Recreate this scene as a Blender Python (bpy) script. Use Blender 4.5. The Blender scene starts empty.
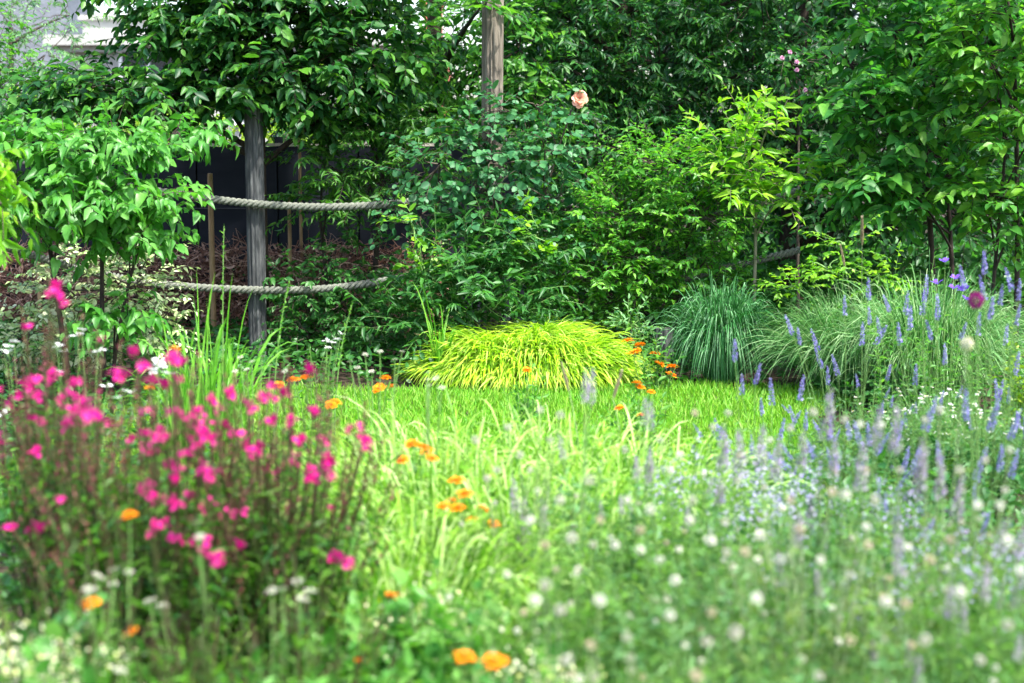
import bpy, math
import numpy as np
from mathutils import Vector, Euler, Matrix

# ------------------------------------------------------------------ camera, light, exposure
scene = bpy.context.scene
COL = scene.collection
F, PITCH, CAMZ = 1600.0, math.radians(7.5), 1.45
SUN_EL, SUN_AZ = math.radians(58), math.radians(138)      # azimuth clockwise from +Y (the view direction)

cam_d = bpy.data.cameras.new("camera"); cam = bpy.data.objects.new("camera", cam_d); COL.objects.link(cam)
cam.location = (0, 0, CAMZ); cam.rotation_euler = (math.pi / 2 - PITCH, 0, 0)
cam_d.sensor_width = 36; cam_d.lens = F * 36 / 1024; cam_d.clip_start = .05; cam_d.clip_end = 500
cam_d.dof.use_dof = True; cam_d.dof.focus_distance = 9.4; cam_d.dof.aperture_fstop = 2.3
cam_d.dof.aperture_blades = 9
scene.camera = cam

world = bpy.data.worlds.new("World"); scene.world = world; world.use_nodes = True
wn = world.node_tree; bg = wn.nodes["Background"]
sky = wn.nodes.new("ShaderNodeTexSky"); sky.sky_type = 'NISHITA'; sky.sun_disc = False
sky.sun_elevation = SUN_EL; sky.sun_rotation = SUN_AZ; sky.dust_density = 2.5; sky.air_density = 1.0
wn.links.new(sky.outputs[0], bg.inputs[0]); bg.inputs[1].default_value = 0.15

sun_d = bpy.data.lights.new("sun", 'SUN'); sun = bpy.data.objects.new("sun", sun_d); COL.objects.link(sun)
sun_d.energy = 3.2; sun_d.angle = math.radians(2); sun_d.color = (1.0, .97, .91)
sv = Vector((math.sin(SUN_AZ) * math.cos(SUN_EL), math.cos(SUN_AZ) * math.cos(SUN_EL), math.sin(SUN_EL)))
sun.rotation_euler = sv.to_track_quat('Z', 'Y').to_euler(); sun.location = sv * 30

vs = scene.view_settings
scene.display_settings.display_device = 'sRGB'
vs.view_transform = 'Standard'; vs.look = 'None'; vs.gamma = 1; vs.use_curve_mapping = False; vs.exposure = 1.9
scene.render.engine = 'CYCLES'
cy = scene.cycles
cy.use_denoising = True; cy.max_bounces = 8; cy.diffuse_bounces = 3; cy.glossy_bounces = 2
cy.transmission_bounces = 5; cy.transparent_max_bounces = 4; cy.sample_clamp_indirect = 6
cy.use_adaptive_sampling = True; cy.adaptive_threshold = .02

# ------------------------------------------------------------------ geometry helpers
A = np.array
def nrm(v): return v / (np.linalg.norm(v, axis=-1, keepdims=True) + 1e-9)
def at(px, py, Y):
    """point at depth Y (metres along the garden) seen at photo pixel px, py"""
    u, v = (px - 512) / F, -(py - 341.5) / F
    d = A([u, math.cos(PITCH) + v * math.sin(PITCH), -math.sin(PITCH) + v * math.cos(PITCH)])
    return A([0, 0, CAMZ]) + d * (Y / d[1])
def gx(px, Y, z=.3):
    return float((px - 512) / F * (Y * math.cos(PITCH) + (CAMZ - z) * math.sin(PITCH)))
def rng(s): return np.random.default_rng(s)

def origin(o):
    p = A([0., 0, 0])
    while o is not None: p = p + A(o.location); o = o.parent
    return p
class MB:
    def __init__(s): s.V = []; s.T = []; s.M = []; s.n = 0
    def add(s, V, T, m=0):
        V = np.asarray(V, float).reshape(-1, 3); T = np.asarray(T, np.int64).reshape(-1, 3)
        s.V.append(V); s.T.append(T + s.n); s.M.append(np.full(len(T), m, np.int32)); s.n += len(V); return s
    def build(s, name, mats, parent=None, smooth=True):
        V = np.concatenate(s.V); T = np.concatenate(s.T); M = np.concatenate(s.M)
        if parent is not None: V = V - origin(parent)
        me = bpy.data.meshes.new(name)
        me.vertices.add(len(V)); me.vertices.foreach_set("co", V.astype(np.float32).ravel())
        me.loops.add(len(T) * 3); me.loops.foreach_set("vertex_index", T.astype(np.int32).ravel())
        me.polygons.add(len(T)); me.polygons.foreach_set("loop_start", np.arange(0, len(T) * 3, 3, dtype=np.int32))
        me.polygons.foreach_set("material_index", M)
        me.polygons.foreach_set("use_smooth", np.full(len(T), smooth))
        for m in (mats if isinstance(mats, (list, tuple)) else [mats]): me.materials.append(m)
        me.update(calc_edges=True)
        o = bpy.data.objects.new(name, me); COL.objects.link(o)
        if parent is not None: o.parent = parent
        return o

def thing(name, label, cat, loc, group=None):
    o = bpy.data.objects.new(name, None); COL.objects.link(o); o.empty_display_size = .1
    o.location = loc; o['label'] = label; o['category'] = cat
    if group: o['group'] = group
    return o
def tag(o, label, cat, group=None):
    o['label'] = label; o['category'] = cat
    if group: o['group'] = group
    return o

class Curves:
    """N quadratic curves"""
    def __init__(s, P0, P1, P2): s.P = [np.asarray(p, float).reshape(-1, 3) for p in (P0, P1, P2)]; s.N = len(s.P[0])
    def pt(s, t):
        t = np.asarray(t); t = t[..., None]
        a, b, c = [p[:, None, :] if t.ndim == 3 else p for p in s.P]
        return a * (1 - t) ** 2 + 2 * b * t * (1 - t) + c * t * t
    def tan(s, t):
        t = np.asarray(t)[..., None]
        a, b, c = [p[:, None, :] if t.ndim == 3 else p for p in s.P]
        return nrm(2 * (b - a) * (1 - t) + 2 * (c - b) * t)

def grid_tris(N, K, S, closed):
    """index triangles for N strips of K rings by S points"""
    ss = np.arange(S if closed else S - 1); kk = np.arange(K - 1)
    k, q = np.meshgrid(kk, ss, indexing='ij'); q2 = (q + 1) % S
    a, b, c, d = k * S + q, k * S + q2, (k + 1) * S + q2, (k + 1) * S + q
    t = np.stack([np.stack([a, b, c], -1), np.stack([a, c, d], -1)], 2).reshape(-1, 3)
    return (t[None] + (np.arange(N) * K * S)[:, None, None]).reshape(-1, 3)

def tubes(mb, C, r0, r1, K=5, S=4, m=0):
    t = np.broadcast_to(np.linspace(0, 1, K), (C.N, K)); P = C.pt(t); D = C.tan(t)
    ref = np.broadcast_to(A([.31, .83, .21]), D.shape)
    X = nrm(np.cross(D, ref)); Z = np.cross(X, D)
    r0 = np.broadcast_to(r0, (C.N,)); r1 = np.broadcast_to(r1, (C.N,))
    R = (r0[:, None] * (1 - t) + r1[:, None] * t)
    a = np.linspace(0, 2 * math.pi, S, endpoint=False)
    V = P[:, :, None] + R[:, :, None, None] * (np.cos(a)[:, None] * X[:, :, None] + np.sin(a)[:, None] * Z[:, :, None])
    mb.add(V, grid_tris(C.N, K, S, True), m)

def blades(mb, C, w, K=6, m=0, g=None, fold=.25, prof=None):
    """grass blades / strap leaves along curves"""
    g = g or rng(1)
    t = np.broadcast_to(np.linspace(0, 1, K), (C.N, K)); P = C.pt(t); D = C.tan(t)
    hz = nrm(C.P[2] - C.P[0] + g.normal(0, .03, (C.N, 3))); side = nrm(np.cross(hz, A([0, 0, 1.])) + g.normal(0, .35, (C.N, 3)))
    X = nrm(side[:, None, :] - D * np.sum(side[:, None, :] * D, -1, keepdims=True)); Z = np.cross(X, D)
    pr = np.interp(np.linspace(0, 1, K), [0, .35, .75, 1], [.6, 1, .7, .03]) if prof is None else prof
    W = np.broadcast_to(w, (C.N,))[:, None] * pr
    V = np.stack([P - X * W[..., None] / 2 + Z * W[..., None] * fold, P, P + X * W[..., None] / 2 + Z * W[..., None] * fold], 2)
    mb.add(V, grid_tris(C.N, K, 3, False), m)

def leaf_t(ts, ws, droop=.18, fold=.35, wave=0):
    V = [(0, 0, 0)]; T = []
    rows = list(zip(ts, ws))
    for i, (t, w) in enumerate(rows):
        z = -droop * t * t
        V += [(-w, t, z + fold * w * .6 + wave * (-1) ** i), (0, t, z), (w, t, z + fold * w * .6 - wave * (-1) ** i)]
    V.append((0, 1, -droop)); n = len(rows); e = len(V) - 1
    T += [(0, 2, 1), (0, 3, 2)]
    for i in range(n - 1):
        a = 1 + 3 * i
        for q in (0, 1): T += [(a + q, a + q + 1, a + q + 4), (a + q, a + q + 4, a + q + 3)]
    a = 1 + 3 * (n - 1); T += [(a, a + 1, e), (a + 1, a + 2, e)]
    return A(V), A(T)
OVAL = leaf_t([.15, .42, .75], [.30, .5, .32])
DROOP = leaf_t([.14, .4, .75], [.32, .5, .27], droop=.45, fold=.5)
ROUND = leaf_t([.12, .5, .85], [.34, .5, .32], droop=.1, fold=.2)
LANCE = leaf_t([.3, .65], [.42, .38], droop=.3, fold=.4)
FINE = leaf_t([.45], [.5], droop=.15, fold=.3)
PETAL = leaf_t([.25, .6, .88], [.24, .5, .4], droop=.15, fold=.15)

VR = rng(777)
def scatter(mb, tmpl, P, D, U, L, W, m=0):
    """leaves at P, pointing along D, facing U, length L, width W"""
    TV, TT = tmpl; N = len(P); D = nrm(D); X = nrm(np.cross(D, U)); Z = np.cross(X, D)
    L = np.broadcast_to(L, (N,))[:, None, None]; W = np.broadcast_to(W, (N,))[:, None, None]
    cu = VR.uniform(.1, 2., (N, 1, 1)); bd = VR.normal(0, .13, (N, 1, 1)) * TV[None, :, 1:2] ** 2; tw = VR.normal(0, .25, (N, 1, 1)) * TV[None, :, 0:1] * TV[None, :, 1:2]
    V = P[:, None] + (TV[None, :, 0:1] * W + bd * L) * X[:, None] + TV[None, :, 1:2] * L * D[:, None] + (TV[None, :, 2:3] * L * cu + tw * W) * Z[:, None]
    T = TT[None] + (np.arange(N) * len(TV))[:, None, None]
    mb.add(V, T, m)

def leafy(mb, C, M, tmpl, L, W, g, t0=.15, t1=1., droop=.25, spread=.9, flat=.6, m=0, taper=.35, opp=False):
    """M leaves along each of the curves, alternating sides"""
    if opp: tt = np.repeat(np.linspace(t0, t1, (M + 1) // 2), 2)[:M]
    else: tt = np.linspace(t0, t1, M)
    t = np.clip(tt[None] + g.normal(0, .25 / M, (C.N, M)), 0, 1)
    P = C.pt(t).reshape(-1, 3); D = C.tan(t).reshape(-1, 3)
    ph = g.uniform(0, 6.283, (C.N, 1))
    vert = np.abs(D[:, 2:3])                     # upright stems: leaves all round; level twigs: two rows
    side_h = nrm(np.cross(D, A([0, 0, 1.])) + 1e-4)
    sgn = np.where(np.arange(M) % 2 == 0, 1., -1.)
    side_h = side_h * np.broadcast_to(sgn, (C.N, M)).reshape(-1, 1)
    ang = (ph + np.arange(M)[None] * 2.4).reshape(-1, 1)
    X = nrm(np.cross(D, A([.2, .9, .1]))); Z = np.cross(X, D)
    side_v = np.cos(ang) * X + np.sin(ang) * Z
    side = np.where(vert > .75, side_v, side_h)
    last = np.broadcast_to(np.where(np.arange(M) == M - 1, .15, 1.), (C.N, M)).reshape(-1, 1)
    dirs = nrm(D * (1.1 - spread * .5) + side * spread * last + A([0, 0, -droop]) + g.normal(0, .18, D.shape))
    up = nrm(A([0, 0, 1.]) * flat + g.normal(0, .45, D.shape) + D * .2)
    s = g.uniform(.5, 1.22, len(P)) * (1 - taper * t.ravel() ** 3)
    scatter(mb, tmpl, P, dirs, up, L * s, W * s * g.uniform(.85, 1.15, len(P)), m)

def icos(r, c=(0, 0, 0), sx=(1, 1, 1), sub=2):
    import bmesh
    bm = bmesh.new(); bmesh.ops.create_icosphere(bm, subdivisions=sub, radius=1)
    V = A([v.co[:] for v in bm.verts]) * A(sx) * r + A(c); T = A([[v.index for v in f.verts] for f in bm.faces]); bm.free()
    return V, T
def box(mb, c, s, m=0, rz=0):
    V = A([(x, y, z) for x in (-.5, .5) for y in (-.5, .5) for z in (-.5, .5)]) * A(s)
    R = A([[math.cos(rz), -math.sin(rz), 0], [math.sin(rz), math.cos(rz), 0], [0, 0, 1]]); V = V @ R.T + A(c)
    q = [(0, 1, 3, 2), (4, 6, 7, 5), (0, 4, 5, 1), (2, 3, 7, 6), (0, 2, 6, 4), (1, 5, 7, 3)]
    mb.add(V, [t for a, b, c_, d in q for t in ((a, b, c_), (a, c_, d))], m)
def sph(g, n): return nrm(g.normal(0, 1, (n, 3)))

# ------------------------------------------------------------------ materials
def new_mat(name):
    m = bpy.data.materials.new(name); m.use_nodes = True; nt = m.node_tree; nt.nodes.clear(); return m, nt, nt.nodes.new, nt.links.new
def leafmat(name, cols, rough=.45, trans=.35, tgain=(1.5, 1.7, .7), spec=.4):
    """cols: 2-4 linear colours, spread over the single leaves at random"""
    m, nt, N, L = new_mat(name)
    out = N("ShaderNodeOutputMaterial"); mix = N("ShaderNodeMixShader"); pb = N("ShaderNodeBsdfPrincipled"); tr = N("ShaderNodeBsdfTranslucent")
    geo = N("ShaderNodeNewGeometry"); ramp = N("ShaderNodeValToRGB")
    el = ramp.color_ramp.elements
    while len(el) < len(cols): el.new(.5)
    for i, c in enumerate(cols): el[i].position = i / (len(cols) - 1); el[i].color = (*c, 1)
    L(geo.outputs["Random Per Island"], ramp.inputs[0])
    tc = N("ShaderNodeTexCoord"); nz = N("ShaderNodeTexNoise"); nz.inputs["Scale"].default_value = 45; nz.inputs["Detail"].default_value = 2
    L(tc.outputs["Object"], nz.inputs["Vector"])
    mr = N("ShaderNodeMapRange"); mr.inputs[1].default_value = .3; mr.inputs[2].default_value = .7; mr.inputs[3].default_value = .82; mr.inputs[4].default_value = 1.15
    L(nz.outputs[0], mr.inputs[0])
    mu = N("ShaderNodeVectorMath"); mu.operation = 'SCALE'; L(ramp.outputs[0], mu.inputs[0]); L(mr.outputs[0], mu.inputs[3])
    L(mu.outputs[0], pb.inputs["Base Color"]); pb.inputs["Roughness"].default_value = rough; pb.inputs["Specular IOR Level"].default_value = spec
    mt = N("ShaderNodeVectorMath"); mt.operation = 'MULTIPLY'; mt.inputs[1].default_value = tgain; L(mu.outputs[0], mt.inputs[0])
    L(mt.outputs[0], tr.inputs[0]); mix.inputs[0].default_value = trans
    L(pb.outputs[0], mix.inputs[1]); L(tr.outputs[0], mix.inputs[2]); L(mix.outputs[0], out.inputs[0])
    return m
def surfmat(name, c1, c2, scale=(6, 6, 6), detail=6, rough=.8, bump=.3, c3=None, bdist=.01):
    m, nt, N, L = new_mat(name)
    out = N("ShaderNodeOutputMaterial"); pb = N("ShaderNodeBsdfPrincipled"); tc = N("ShaderNodeTexCoord"); mp = N("ShaderNodeMapping")
    mp.inputs["Scale"].default_value = scale; pb.inputs["Specular IOR Level"].default_value = .2; nz = N("ShaderNodeTexNoise"); nz.inputs["Scale"].default_value = 1; nz.inputs["Detail"].default_value = detail; nz.inputs["Roughness"].default_value = .65
    ramp = N("ShaderNodeValToRGB"); el = ramp.color_ramp.elements; el[0].position = .32; el[1].position = .68; el[0].color = (*c1, 1); el[1].color = (*c2, 1)
    if c3: e = el.new(.5); e.color = (*c3, 1)
    L(tc.outputs["Object"], mp.inputs[0]); L(mp.outputs[0], nz.inputs["Vector"]); L(nz.outputs[0], ramp.inputs[0]); L(ramp.outputs[0], pb.inputs["Base Color"])
    pb.inputs["Roughness"].default_value = rough
    b = N("ShaderNodeBump"); b.inputs["Strength"].default_value = bump; b.inputs["Distance"].default_value = bdist; L(nz.outputs[0], b.inputs["Height"]); L(b.outputs[0], pb.inputs["Normal"])
    L(pb.outputs[0], out.inputs[0]); return m

M = {}
M['soil'] = surfmat("soil", (.02, .014, .009), (.06, .042, .028), (9, 9, 9), 8, .95, .8)
M['bark'] = surfmat("bark", (.035, .028, .02), (.11, .09, .07), (30, 30, 6), 7, .9, .8)
M['darkbark'] = surfmat("dark_bark", (.02, .015, .012), (.06, .045, .035), (30, 30, 8), 7, .9, .8)
M['palebark'] = surfmat("pale_bark", (.16, .15, .09), (.3, .28, .19), (40, 40, 8), 6, .85, .5)
M['post'] = surfmat("weathered_post_wood", (.018, .02, .021), (.115, .12, .118), (30, 30, 5), 9, .85, .7, (.05, .053, .054))
M['pole'] = surfmat("weathered_pole_wood", (.05, .043, .035), (.25, .215, .175), (32, 32, 4), 9, .85, .8, (.15, .128, .1))
M['rope'] = surfmat("grey_rope_fibre", (.09, .1, .08), (.2, .21, .17), (70, 70, 70), 6, .9, .5)
M['bamboo'] = surfmat("stake_wood", (.2, .12, .06), (.36, .24, .13), (50, 50, 6), 5, .7, .3)
M['fence'] = surfmat("black_fence_boards", (.007, .009, .015), (.012, .015, .022), (3, 3, 12), 5, .8, .15)
M['wire'] = surfmat("wire", (.05, .05, .06), (.08, .08, .09), (10, 10, 10), 2, .5, 0)
M['rail'] = surfmat("fence_rail", (.3, .27, .22), (.45, .42, .36), (12, 12, 12), 5, .8, .3)
M['render'] = surfmat("cream_render", (.3, .3, .28), (.4, .4, .37), (5, 5, 2), 7, .9, .2)
M['slate'] = surfmat("slate", (.055, .06, .07), (.1, .11, .125), (4, 4, 18), 5, .6, .4)
M['brick'] = surfmat("red_brick", (.3, .09, .05), (.42, .15, .09), (8, 8, 30), 5, .9, .4)
M['whiteframe'] = surfmat("white_paint", (.75, .75, .73), (.82, .82, .8), (4, 4, 4), 3, .5, 0)
M['glass'] = surfmat("window_glass", (.02, .025, .03), (.05, .055, .06), (2, 2, 2), 1, .08, 0)
M['twig'] = leafmat("dry_brown_twigs", [(.07, .028, .02), (.25, .12, .085), (.55, .36, .28)], .8, .05, (1, 1, 1), .2)

g_ = leafmat
M['wisteria'] = g_("dark_oval_leaves", [(.01, .062, .018), (.02, .10, .02), (.038, .15, .025), (.09, .25, .022)], .45, .4)
M['yew'] = g_("dark_glossy_leaves", [(.01, .062, .02), (.02, .105, .026), (.038, .16, .03), (.085, .25, .03)], .45, .4)
M['cornus'] = g_("fresh_green_leaves", [(.04, .18, .02), (.07, .25, .035), (.12, .33, .05)], .42, .42)
M['rightleaf'] = g_("mid_green_leaves", [(.028, .15, .03), (.05, .21, .033), (.11, .31, .03)], .45, .45)
M['limeleaf'] = g_("lime_leaves", [(.08, .26, .014), (.16, .38, .02), (.28, .48, .03)], .42, .45)
M['brightleaf'] = g_("bright_green_leaves", [(.04, .17, .025), (.07, .24, .03), (.15, .33, .03)], .45, .45)
M['abelia'] = g_("small_bright_leaves", [(.03, .14, .024), (.06, .21, .026), (.13, .33, .03)], .42, .45)
M['abelia2'] = g_("bright_rounded_shrub_leaves", [(.04, .18, .022), (.08, .27, .028), (.16, .38, .035)], .42, .45)
M['varieg'] = g_("cream_edged_leaves", [(.08, .24, .06), (.55, .62, .34), (.3, .45, .14), (.72, .75, .5)], .45, .3, (1.1, 1.2, .8))
M['roseleaf'] = g_("blue_green_rose_leaves", [(.02, .105, .035), (.035, .155, .05), (.075, .23, .075)], .5, .3)
M['fern'] = g_("yellow_green_pinnate_leaves", [(.03, .13, .018), (.05, .17, .02), (.10, .25, .025)], .42, .42)
M['phlox'] = g_("mid_green_lance_leaves", [(.02, .10, .02), (.035, .14, .025), (.055, .19, .03)], .45, .35)
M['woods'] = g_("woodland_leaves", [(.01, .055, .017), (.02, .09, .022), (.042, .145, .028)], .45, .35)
M['sunny'] = g_("sunlit_yellow_green_leaves", [(.11, .25, .02), (.22, .38, .025), (.36, .47, .05)], .45, .45)
M['hakone'] = g_("golden_blades", [(.22, .44, .01), (.40, .6, .02), (.54, .68, .07), (.12, .3, .012), (.6, .7, .16), (.36, .52, .015)], .45, .4, (.95, 1.25, .5))
M['sedge'] = g_("blue_green_blades", [(.01, .07, .014), (.028, .15, .03), (.065, .24, .07), (.17, .36, .17)], .4, .3, (1.2, 1.4, .8))
M['penni'] = g_("grey_green_blades", [(.025, .12, .02), (.07, .23, .05), (.15, .34, .1), (.32, .46, .22)], .45, .3, (1.2, 1.3, .8))
M['lawn'] = g_("lawn_blades", [(.08, .3, .012), (.14, .4, .018), (.21, .46, .03), (.27, .42, .07), (.1, .35, .016)], .5, .4, (1.3, 1.4, .5))
M['strap'] = g_("pale_strap_blades", [(.025, .12, .008), (.14, .36, .015), (.3, .52, .05), (.52, .67, .27), (.18, .42, .015)], .4, .4, (1.1, 1.2, .7))
M['strapgreen'] = g_("bright_strap_blades", [(.08, .27, .02), (.13, .36, .03), (.2, .43, .06)], .4, .4)
M['gaurastem'] = g_("red_brown_stems", [(.045, .03, .014), (.07, .03, .02), (.05, .085, .018), (.06, .04, .02), (.07, .12, .022)], .6, .1, (1, 1, 1))
M['gaurabud'] = g_("red_brown_buds", [(.13, .028, .03), (.21, .042, .055), (.12, .07, .03), (.3, .06, .11), (.09, .11, .03)], .6, .2, (1, 1, 1))
M['gauraleaf'] = g_("olive_green_leaves", [(.02, .10, .01), (.05, .19, .014), (.13, .33, .02), (.06, .12, .02), (.03, .15, .035)], .45, .4)
M['feather'] = g_("fine_green_leaves", [(.015, .08, .01), (.09, .25, .022), (.24, .46, .08), (.05, .16, .03), (.16, .36, .05)], .5, .4)
M['olive'] = g_("olive_fine_leaves", [(.02, .085, .01), (.09, .22, .02), (.22, .36, .06), (.14, .2, .04), (.08, .2, .03)], .5, .4)
M['lush'] = g_("lush_green_leaves", [(.05, .19, .03), (.09, .27, .04), (.15, .34, .06)], .42, .42)
M['bluegreen'] = g_("blue_green_leaves", [(.02, .1, .03), (.08, .23, .075), (.2, .38, .15), (.1, .26, .08)], .5, .35)
M['greenstem'] = g_("green_stems", [(.10, .22, .05), (.17, .3, .08)], .5, .15)
M['palestem'] = g_("pale_stems", [(.22, .3, .14), (.3, .36, .2)], .5, .15)
M['pink'] = g_("magenta_petals", [(.5, .005, .15), (.62, .01, .22), (.74, .04, .33)], .5, .4, (1.1, 1.0, 1.1), .2)
M['palepink'] = g_("pale_pink_petals", [(.7, .34, .52), (.8, .5, .64)], .5, .4, (1, 1, 1), .2)
M['white'] = g_("white_petals", [(.78, .8, .76), (.86, .86, .84)], .5, .35, (1, 1, 1), .2)
M['cream'] = g_("cream_florets", [(.62, .6, .48), (.8, .8, .7), (.7, .68, .58)], .6, .25, (1, 1, 1), .2)
M['greyhead'] = g_("grey_green_florets", [(.42, .46, .34), (.55, .55, .46), (.6, .5, .4)], .6, .25, (1, 1, 1), .2)
M['tan'] = g_("tan_florets", [(.5, .4, .26), (.6, .5, .36), (.4, .42, .25)], .6, .25, (1, 1, 1), .2)
M['orange'] = g_("orange_petals", [(.78, .19, .003), (.84, .28, .005), (.88, .38, .01)], .5, .3, (1.05, 1, .8), .2)
M['orangeeye'] = g_("rust_flower_eye", [(.32, .06, .01), (.5, .12, .01)], .7, .1, (1, 1, 1), .1)
M['peach'] = g_("peach_petals", [(.88, .36, .22), (.9, .5, .36), (.88, .42, .3)], .5, .35, (1, 1, 1), .2)
M['lav'] = g_("lavender_florets", [(.16, .14, .46), (.27, .23, .6), (.4, .37, .7), (.3, .3, .42)], .6, .25, (1, 1, 1), .2)
M['mauve'] = g_("dusty_mauve_florets", [(.26, .2, .34), (.4, .33, .46), (.34, .36, .28), (.5, .45, .5)], .6, .25, (1, 1, 1), .2)
M['violet'] = g_("violet_bell_petals", [(.16, .07, .6), (.26, .14, .75)], .5, .35, (1, 1, 1), .2)
M['maroon'] = g_("maroon_florets", [(.22, .008, .12), (.34, .02, .2), (.45, .05, .3)], .6, .2, (1, 1, 1), .2)
M['yellow'] = g_("yellow_florets", [(.75, .66, .05), (.82, .74, .12)], .6, .3, (1, 1, 1), .2)
M['haze_bloom'] = g_("soft_lavender_florets", [(.3, .25, .55), (.42, .37, .6), (.52, .48, .62)], .6, .25, (1, 1, 1), .2)
M['froth'] = g_("pale_lime_florets", [(.6, .68, .2), (.75, .76, .45), (.8, .8, .62)], .6, .3, (1, 1, 1), .2)
M['straw'] = g_("straw_bristles", [(.5, .4, .26), (.66, .56, .42)], .7, .3, (1, 1, 1), .2)

# ------------------------------------------------------------------ flower meshes (shared by copies)
def flower_mesh(name, fn, mats, seed=1):
    mb = MB(); fn(mb, rng(seed)); o = mb.build(name, mats); me = o.data; bpy.data.objects.remove(o); return me
def petals(mb, n, L, W, tilt, r0=0., z0=0., m=0, tm=PETAL, g=None, jit=.1, off=0.):
    a = np.linspace(0, 6.283, n, endpoint=False) + off + g.normal(0, jit, n)
    D = np.stack([np.cos(a) * math.cos(tilt), np.sin(a) * math.cos(tilt), np.full(n, math.sin(tilt))], -1) + g.normal(0, jit, (n, 3))
    P = np.stack([np.cos(a) * r0, np.sin(a) * r0, np.full(n, z0)], -1)
    scatter(mb, tm, P, D, np.broadcast_to(A([0, 0, 1.]), D.shape) + D * -.3, L * g.uniform(.85, 1.15, n), W, m)
def f_gaura(mb, g):
    for k in range(3):
        off = g.normal(0, .011, 3); s = MB(); petals(s, 4, .02, .018, .5, .002, 0, g=g, jit=.25, off=g.uniform(0, 3))
        R = Euler((g.uniform(-1.2, 1.2), g.uniform(-1.2, 1.2), 0)).to_matrix(); V = np.concatenate(s.V) @ A(R).T + off
        mb.add(V, np.concatenate([t for t in s.T]))
    n = 5; d = sph(g, n); d[:, 2] = np.abs(d[:, 2])      # buds and stamens
    tubes(mb, Curves(np.zeros((n, 3)), d * .008, d * .02), .0008, .0012, 3, 3, 1)
def f_white(mb, g):
    petals(mb, 5, .019, .013, .4, .001, 0, g=g, jit=.2)
    n = 6; d = sph(g, n); d[:, 2] = np.abs(d[:, 2]) + .3
    tubes(mb, Curves(np.zeros((n, 3)), d * .006, d * .013), .0005, .0009, 3, 3, 1)
def f_orange(mb, g):
    petals(mb, 15, .022, .0105, .12, .004, 0, g=g); petals(mb, 13, .018, .009, .42, .003, .002, g=g); petals(mb, 9, .012, .007, .8, .002, .003, g=g)
    V, T = icos(.006, (0, 0, .004), (1, 1, .6), 2); mb.add(V, T, 1)
    petals(mb, 8, .009, .004, -.5, .001, -.004, m=2, g=g)
def f_head(mb, g):
    n = 90; d = sph(g, n); P = d * A([.0055, .0055, .005])
    scatter(mb, PETAL, P, nrm(d + g.normal(0, .25, d.shape)), nrm(np.cross(d, sph(g, n))), .0052 * g.uniform(.7, 1.2, n), .0042)
    petals(mb, 7, .008, .003, -.4, .001, -.006, m=1, g=g)
def spike(L, R, n, sz):
    def fn(mb, g):
        z = np.sort(g.uniform(0, 1, n)) ; z = np.round(z * 9) / 9 + g.normal(0, .018, n); z = np.clip(z, 0, 1)
        a = g.uniform(0, 6.283, n); r = R * (1 - .75 * z ** 1.6)
        o = np.stack([np.cos(a), np.sin(a), np.zeros(n)], -1); P = o * (r * .35)[:, None] + A([0, 0, 1]) * (z * L)[:, None]
        D = nrm(o + A([0, 0, .7]) + g.normal(0, .3, o.shape))
        scatter(mb, PETAL, P, D, nrm(np.cross(D, sph(g, n))), r * .75 * g.uniform(.7, 1.2, n) + sz * .3, sz)
        tubes(mb, Curves([[0, 0, -.01]], [[0, 0, L / 2]], [[0, 0, L]]), .0012, .0006, 4, 4, 1)
    return fn
def f_rose(mb, g):
    for k, (n, L, t) in enumerate([(6, .05, .1), (6, .045, .45), (6, .038, .8), (5, .03, 1.1), (4, .022, 1.3)]):
        petals(mb, n, L, L * .95, t, .004, .002 * k, g=g, jit=.12)
    petals(mb, 5, .03, .012, -.5, .003, -.004, m=1, g=g)
def f_bell(mb, g):
    petals(mb, 5, .026, .019, .75, .004, 0, g=g, jit=.08); V, T = icos(.004, (0, 0, .004), (1, 1, 1.6), 1); mb.add(V, T, 0)
def f_daisy(mb, g):
    petals(mb, 14, .009, .0032, .15, .002, 0, g=g, tm=FINE); V, T = icos(.0032, (0, 0, .001), (1, 1, .5), 1); mb.add(V, T, 1)
def f_allium(mb, g):
    n = 380; d = sph(g, n); sc = A([.021, .021, .024])
    P = d * sc * .75; scatter(mb, PETAL, P, nrm(d + g.normal(0, .2, d.shape)), nrm(np.cross(d, sph(g, n))), .009 * g.uniform(.7, 1.2, n), .006)
def f_plume(mb, g):
    n = 420; z = g.uniform(0, 1, n); a = g.uniform(0, 6.283, n); o = np.stack([np.cos(a), np.sin(a), np.zeros(n)], -1)
    P = A([0, 0, .15]) * z[:, None]; D = nrm(o * .6 + A([0, 0, 1.]))
    scatter(mb, FINE, P, D, o + .01, .028 * (1 - .5 * z) * np.minimum(1, .4 + 3 * z), .0022)
    tubes(mb, Curves([[0, 0, -.01]], [[0, 0, .07]], [[0, 0, .15]]), .0015, .0007, 4, 4, 1)
def f_umbel(mb, g):
    n = 26; a = g.uniform(0, 6.283, n); r = np.sqrt(g.uniform(0, 1, n)) * .03
    T_ = np.stack([np.cos(a) * r, np.sin(a) * r, .012 - 6 * r * r], -1) + g.normal(0, .002, (n, 3))
    tubes(mb, Curves(np.broadcast_to(A([0, 0, -.025]), T_.shape), T_ * .5, T_), .0006, .0005, 3, 3, 1)
    for p in T_:
        s = MB(); petals(s, 5, .0055, .0045, .3, .0005, 0, g=g, jit=.15); mb.add(np.concatenate(s.V) + p, np.concatenate(s.T))
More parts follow.
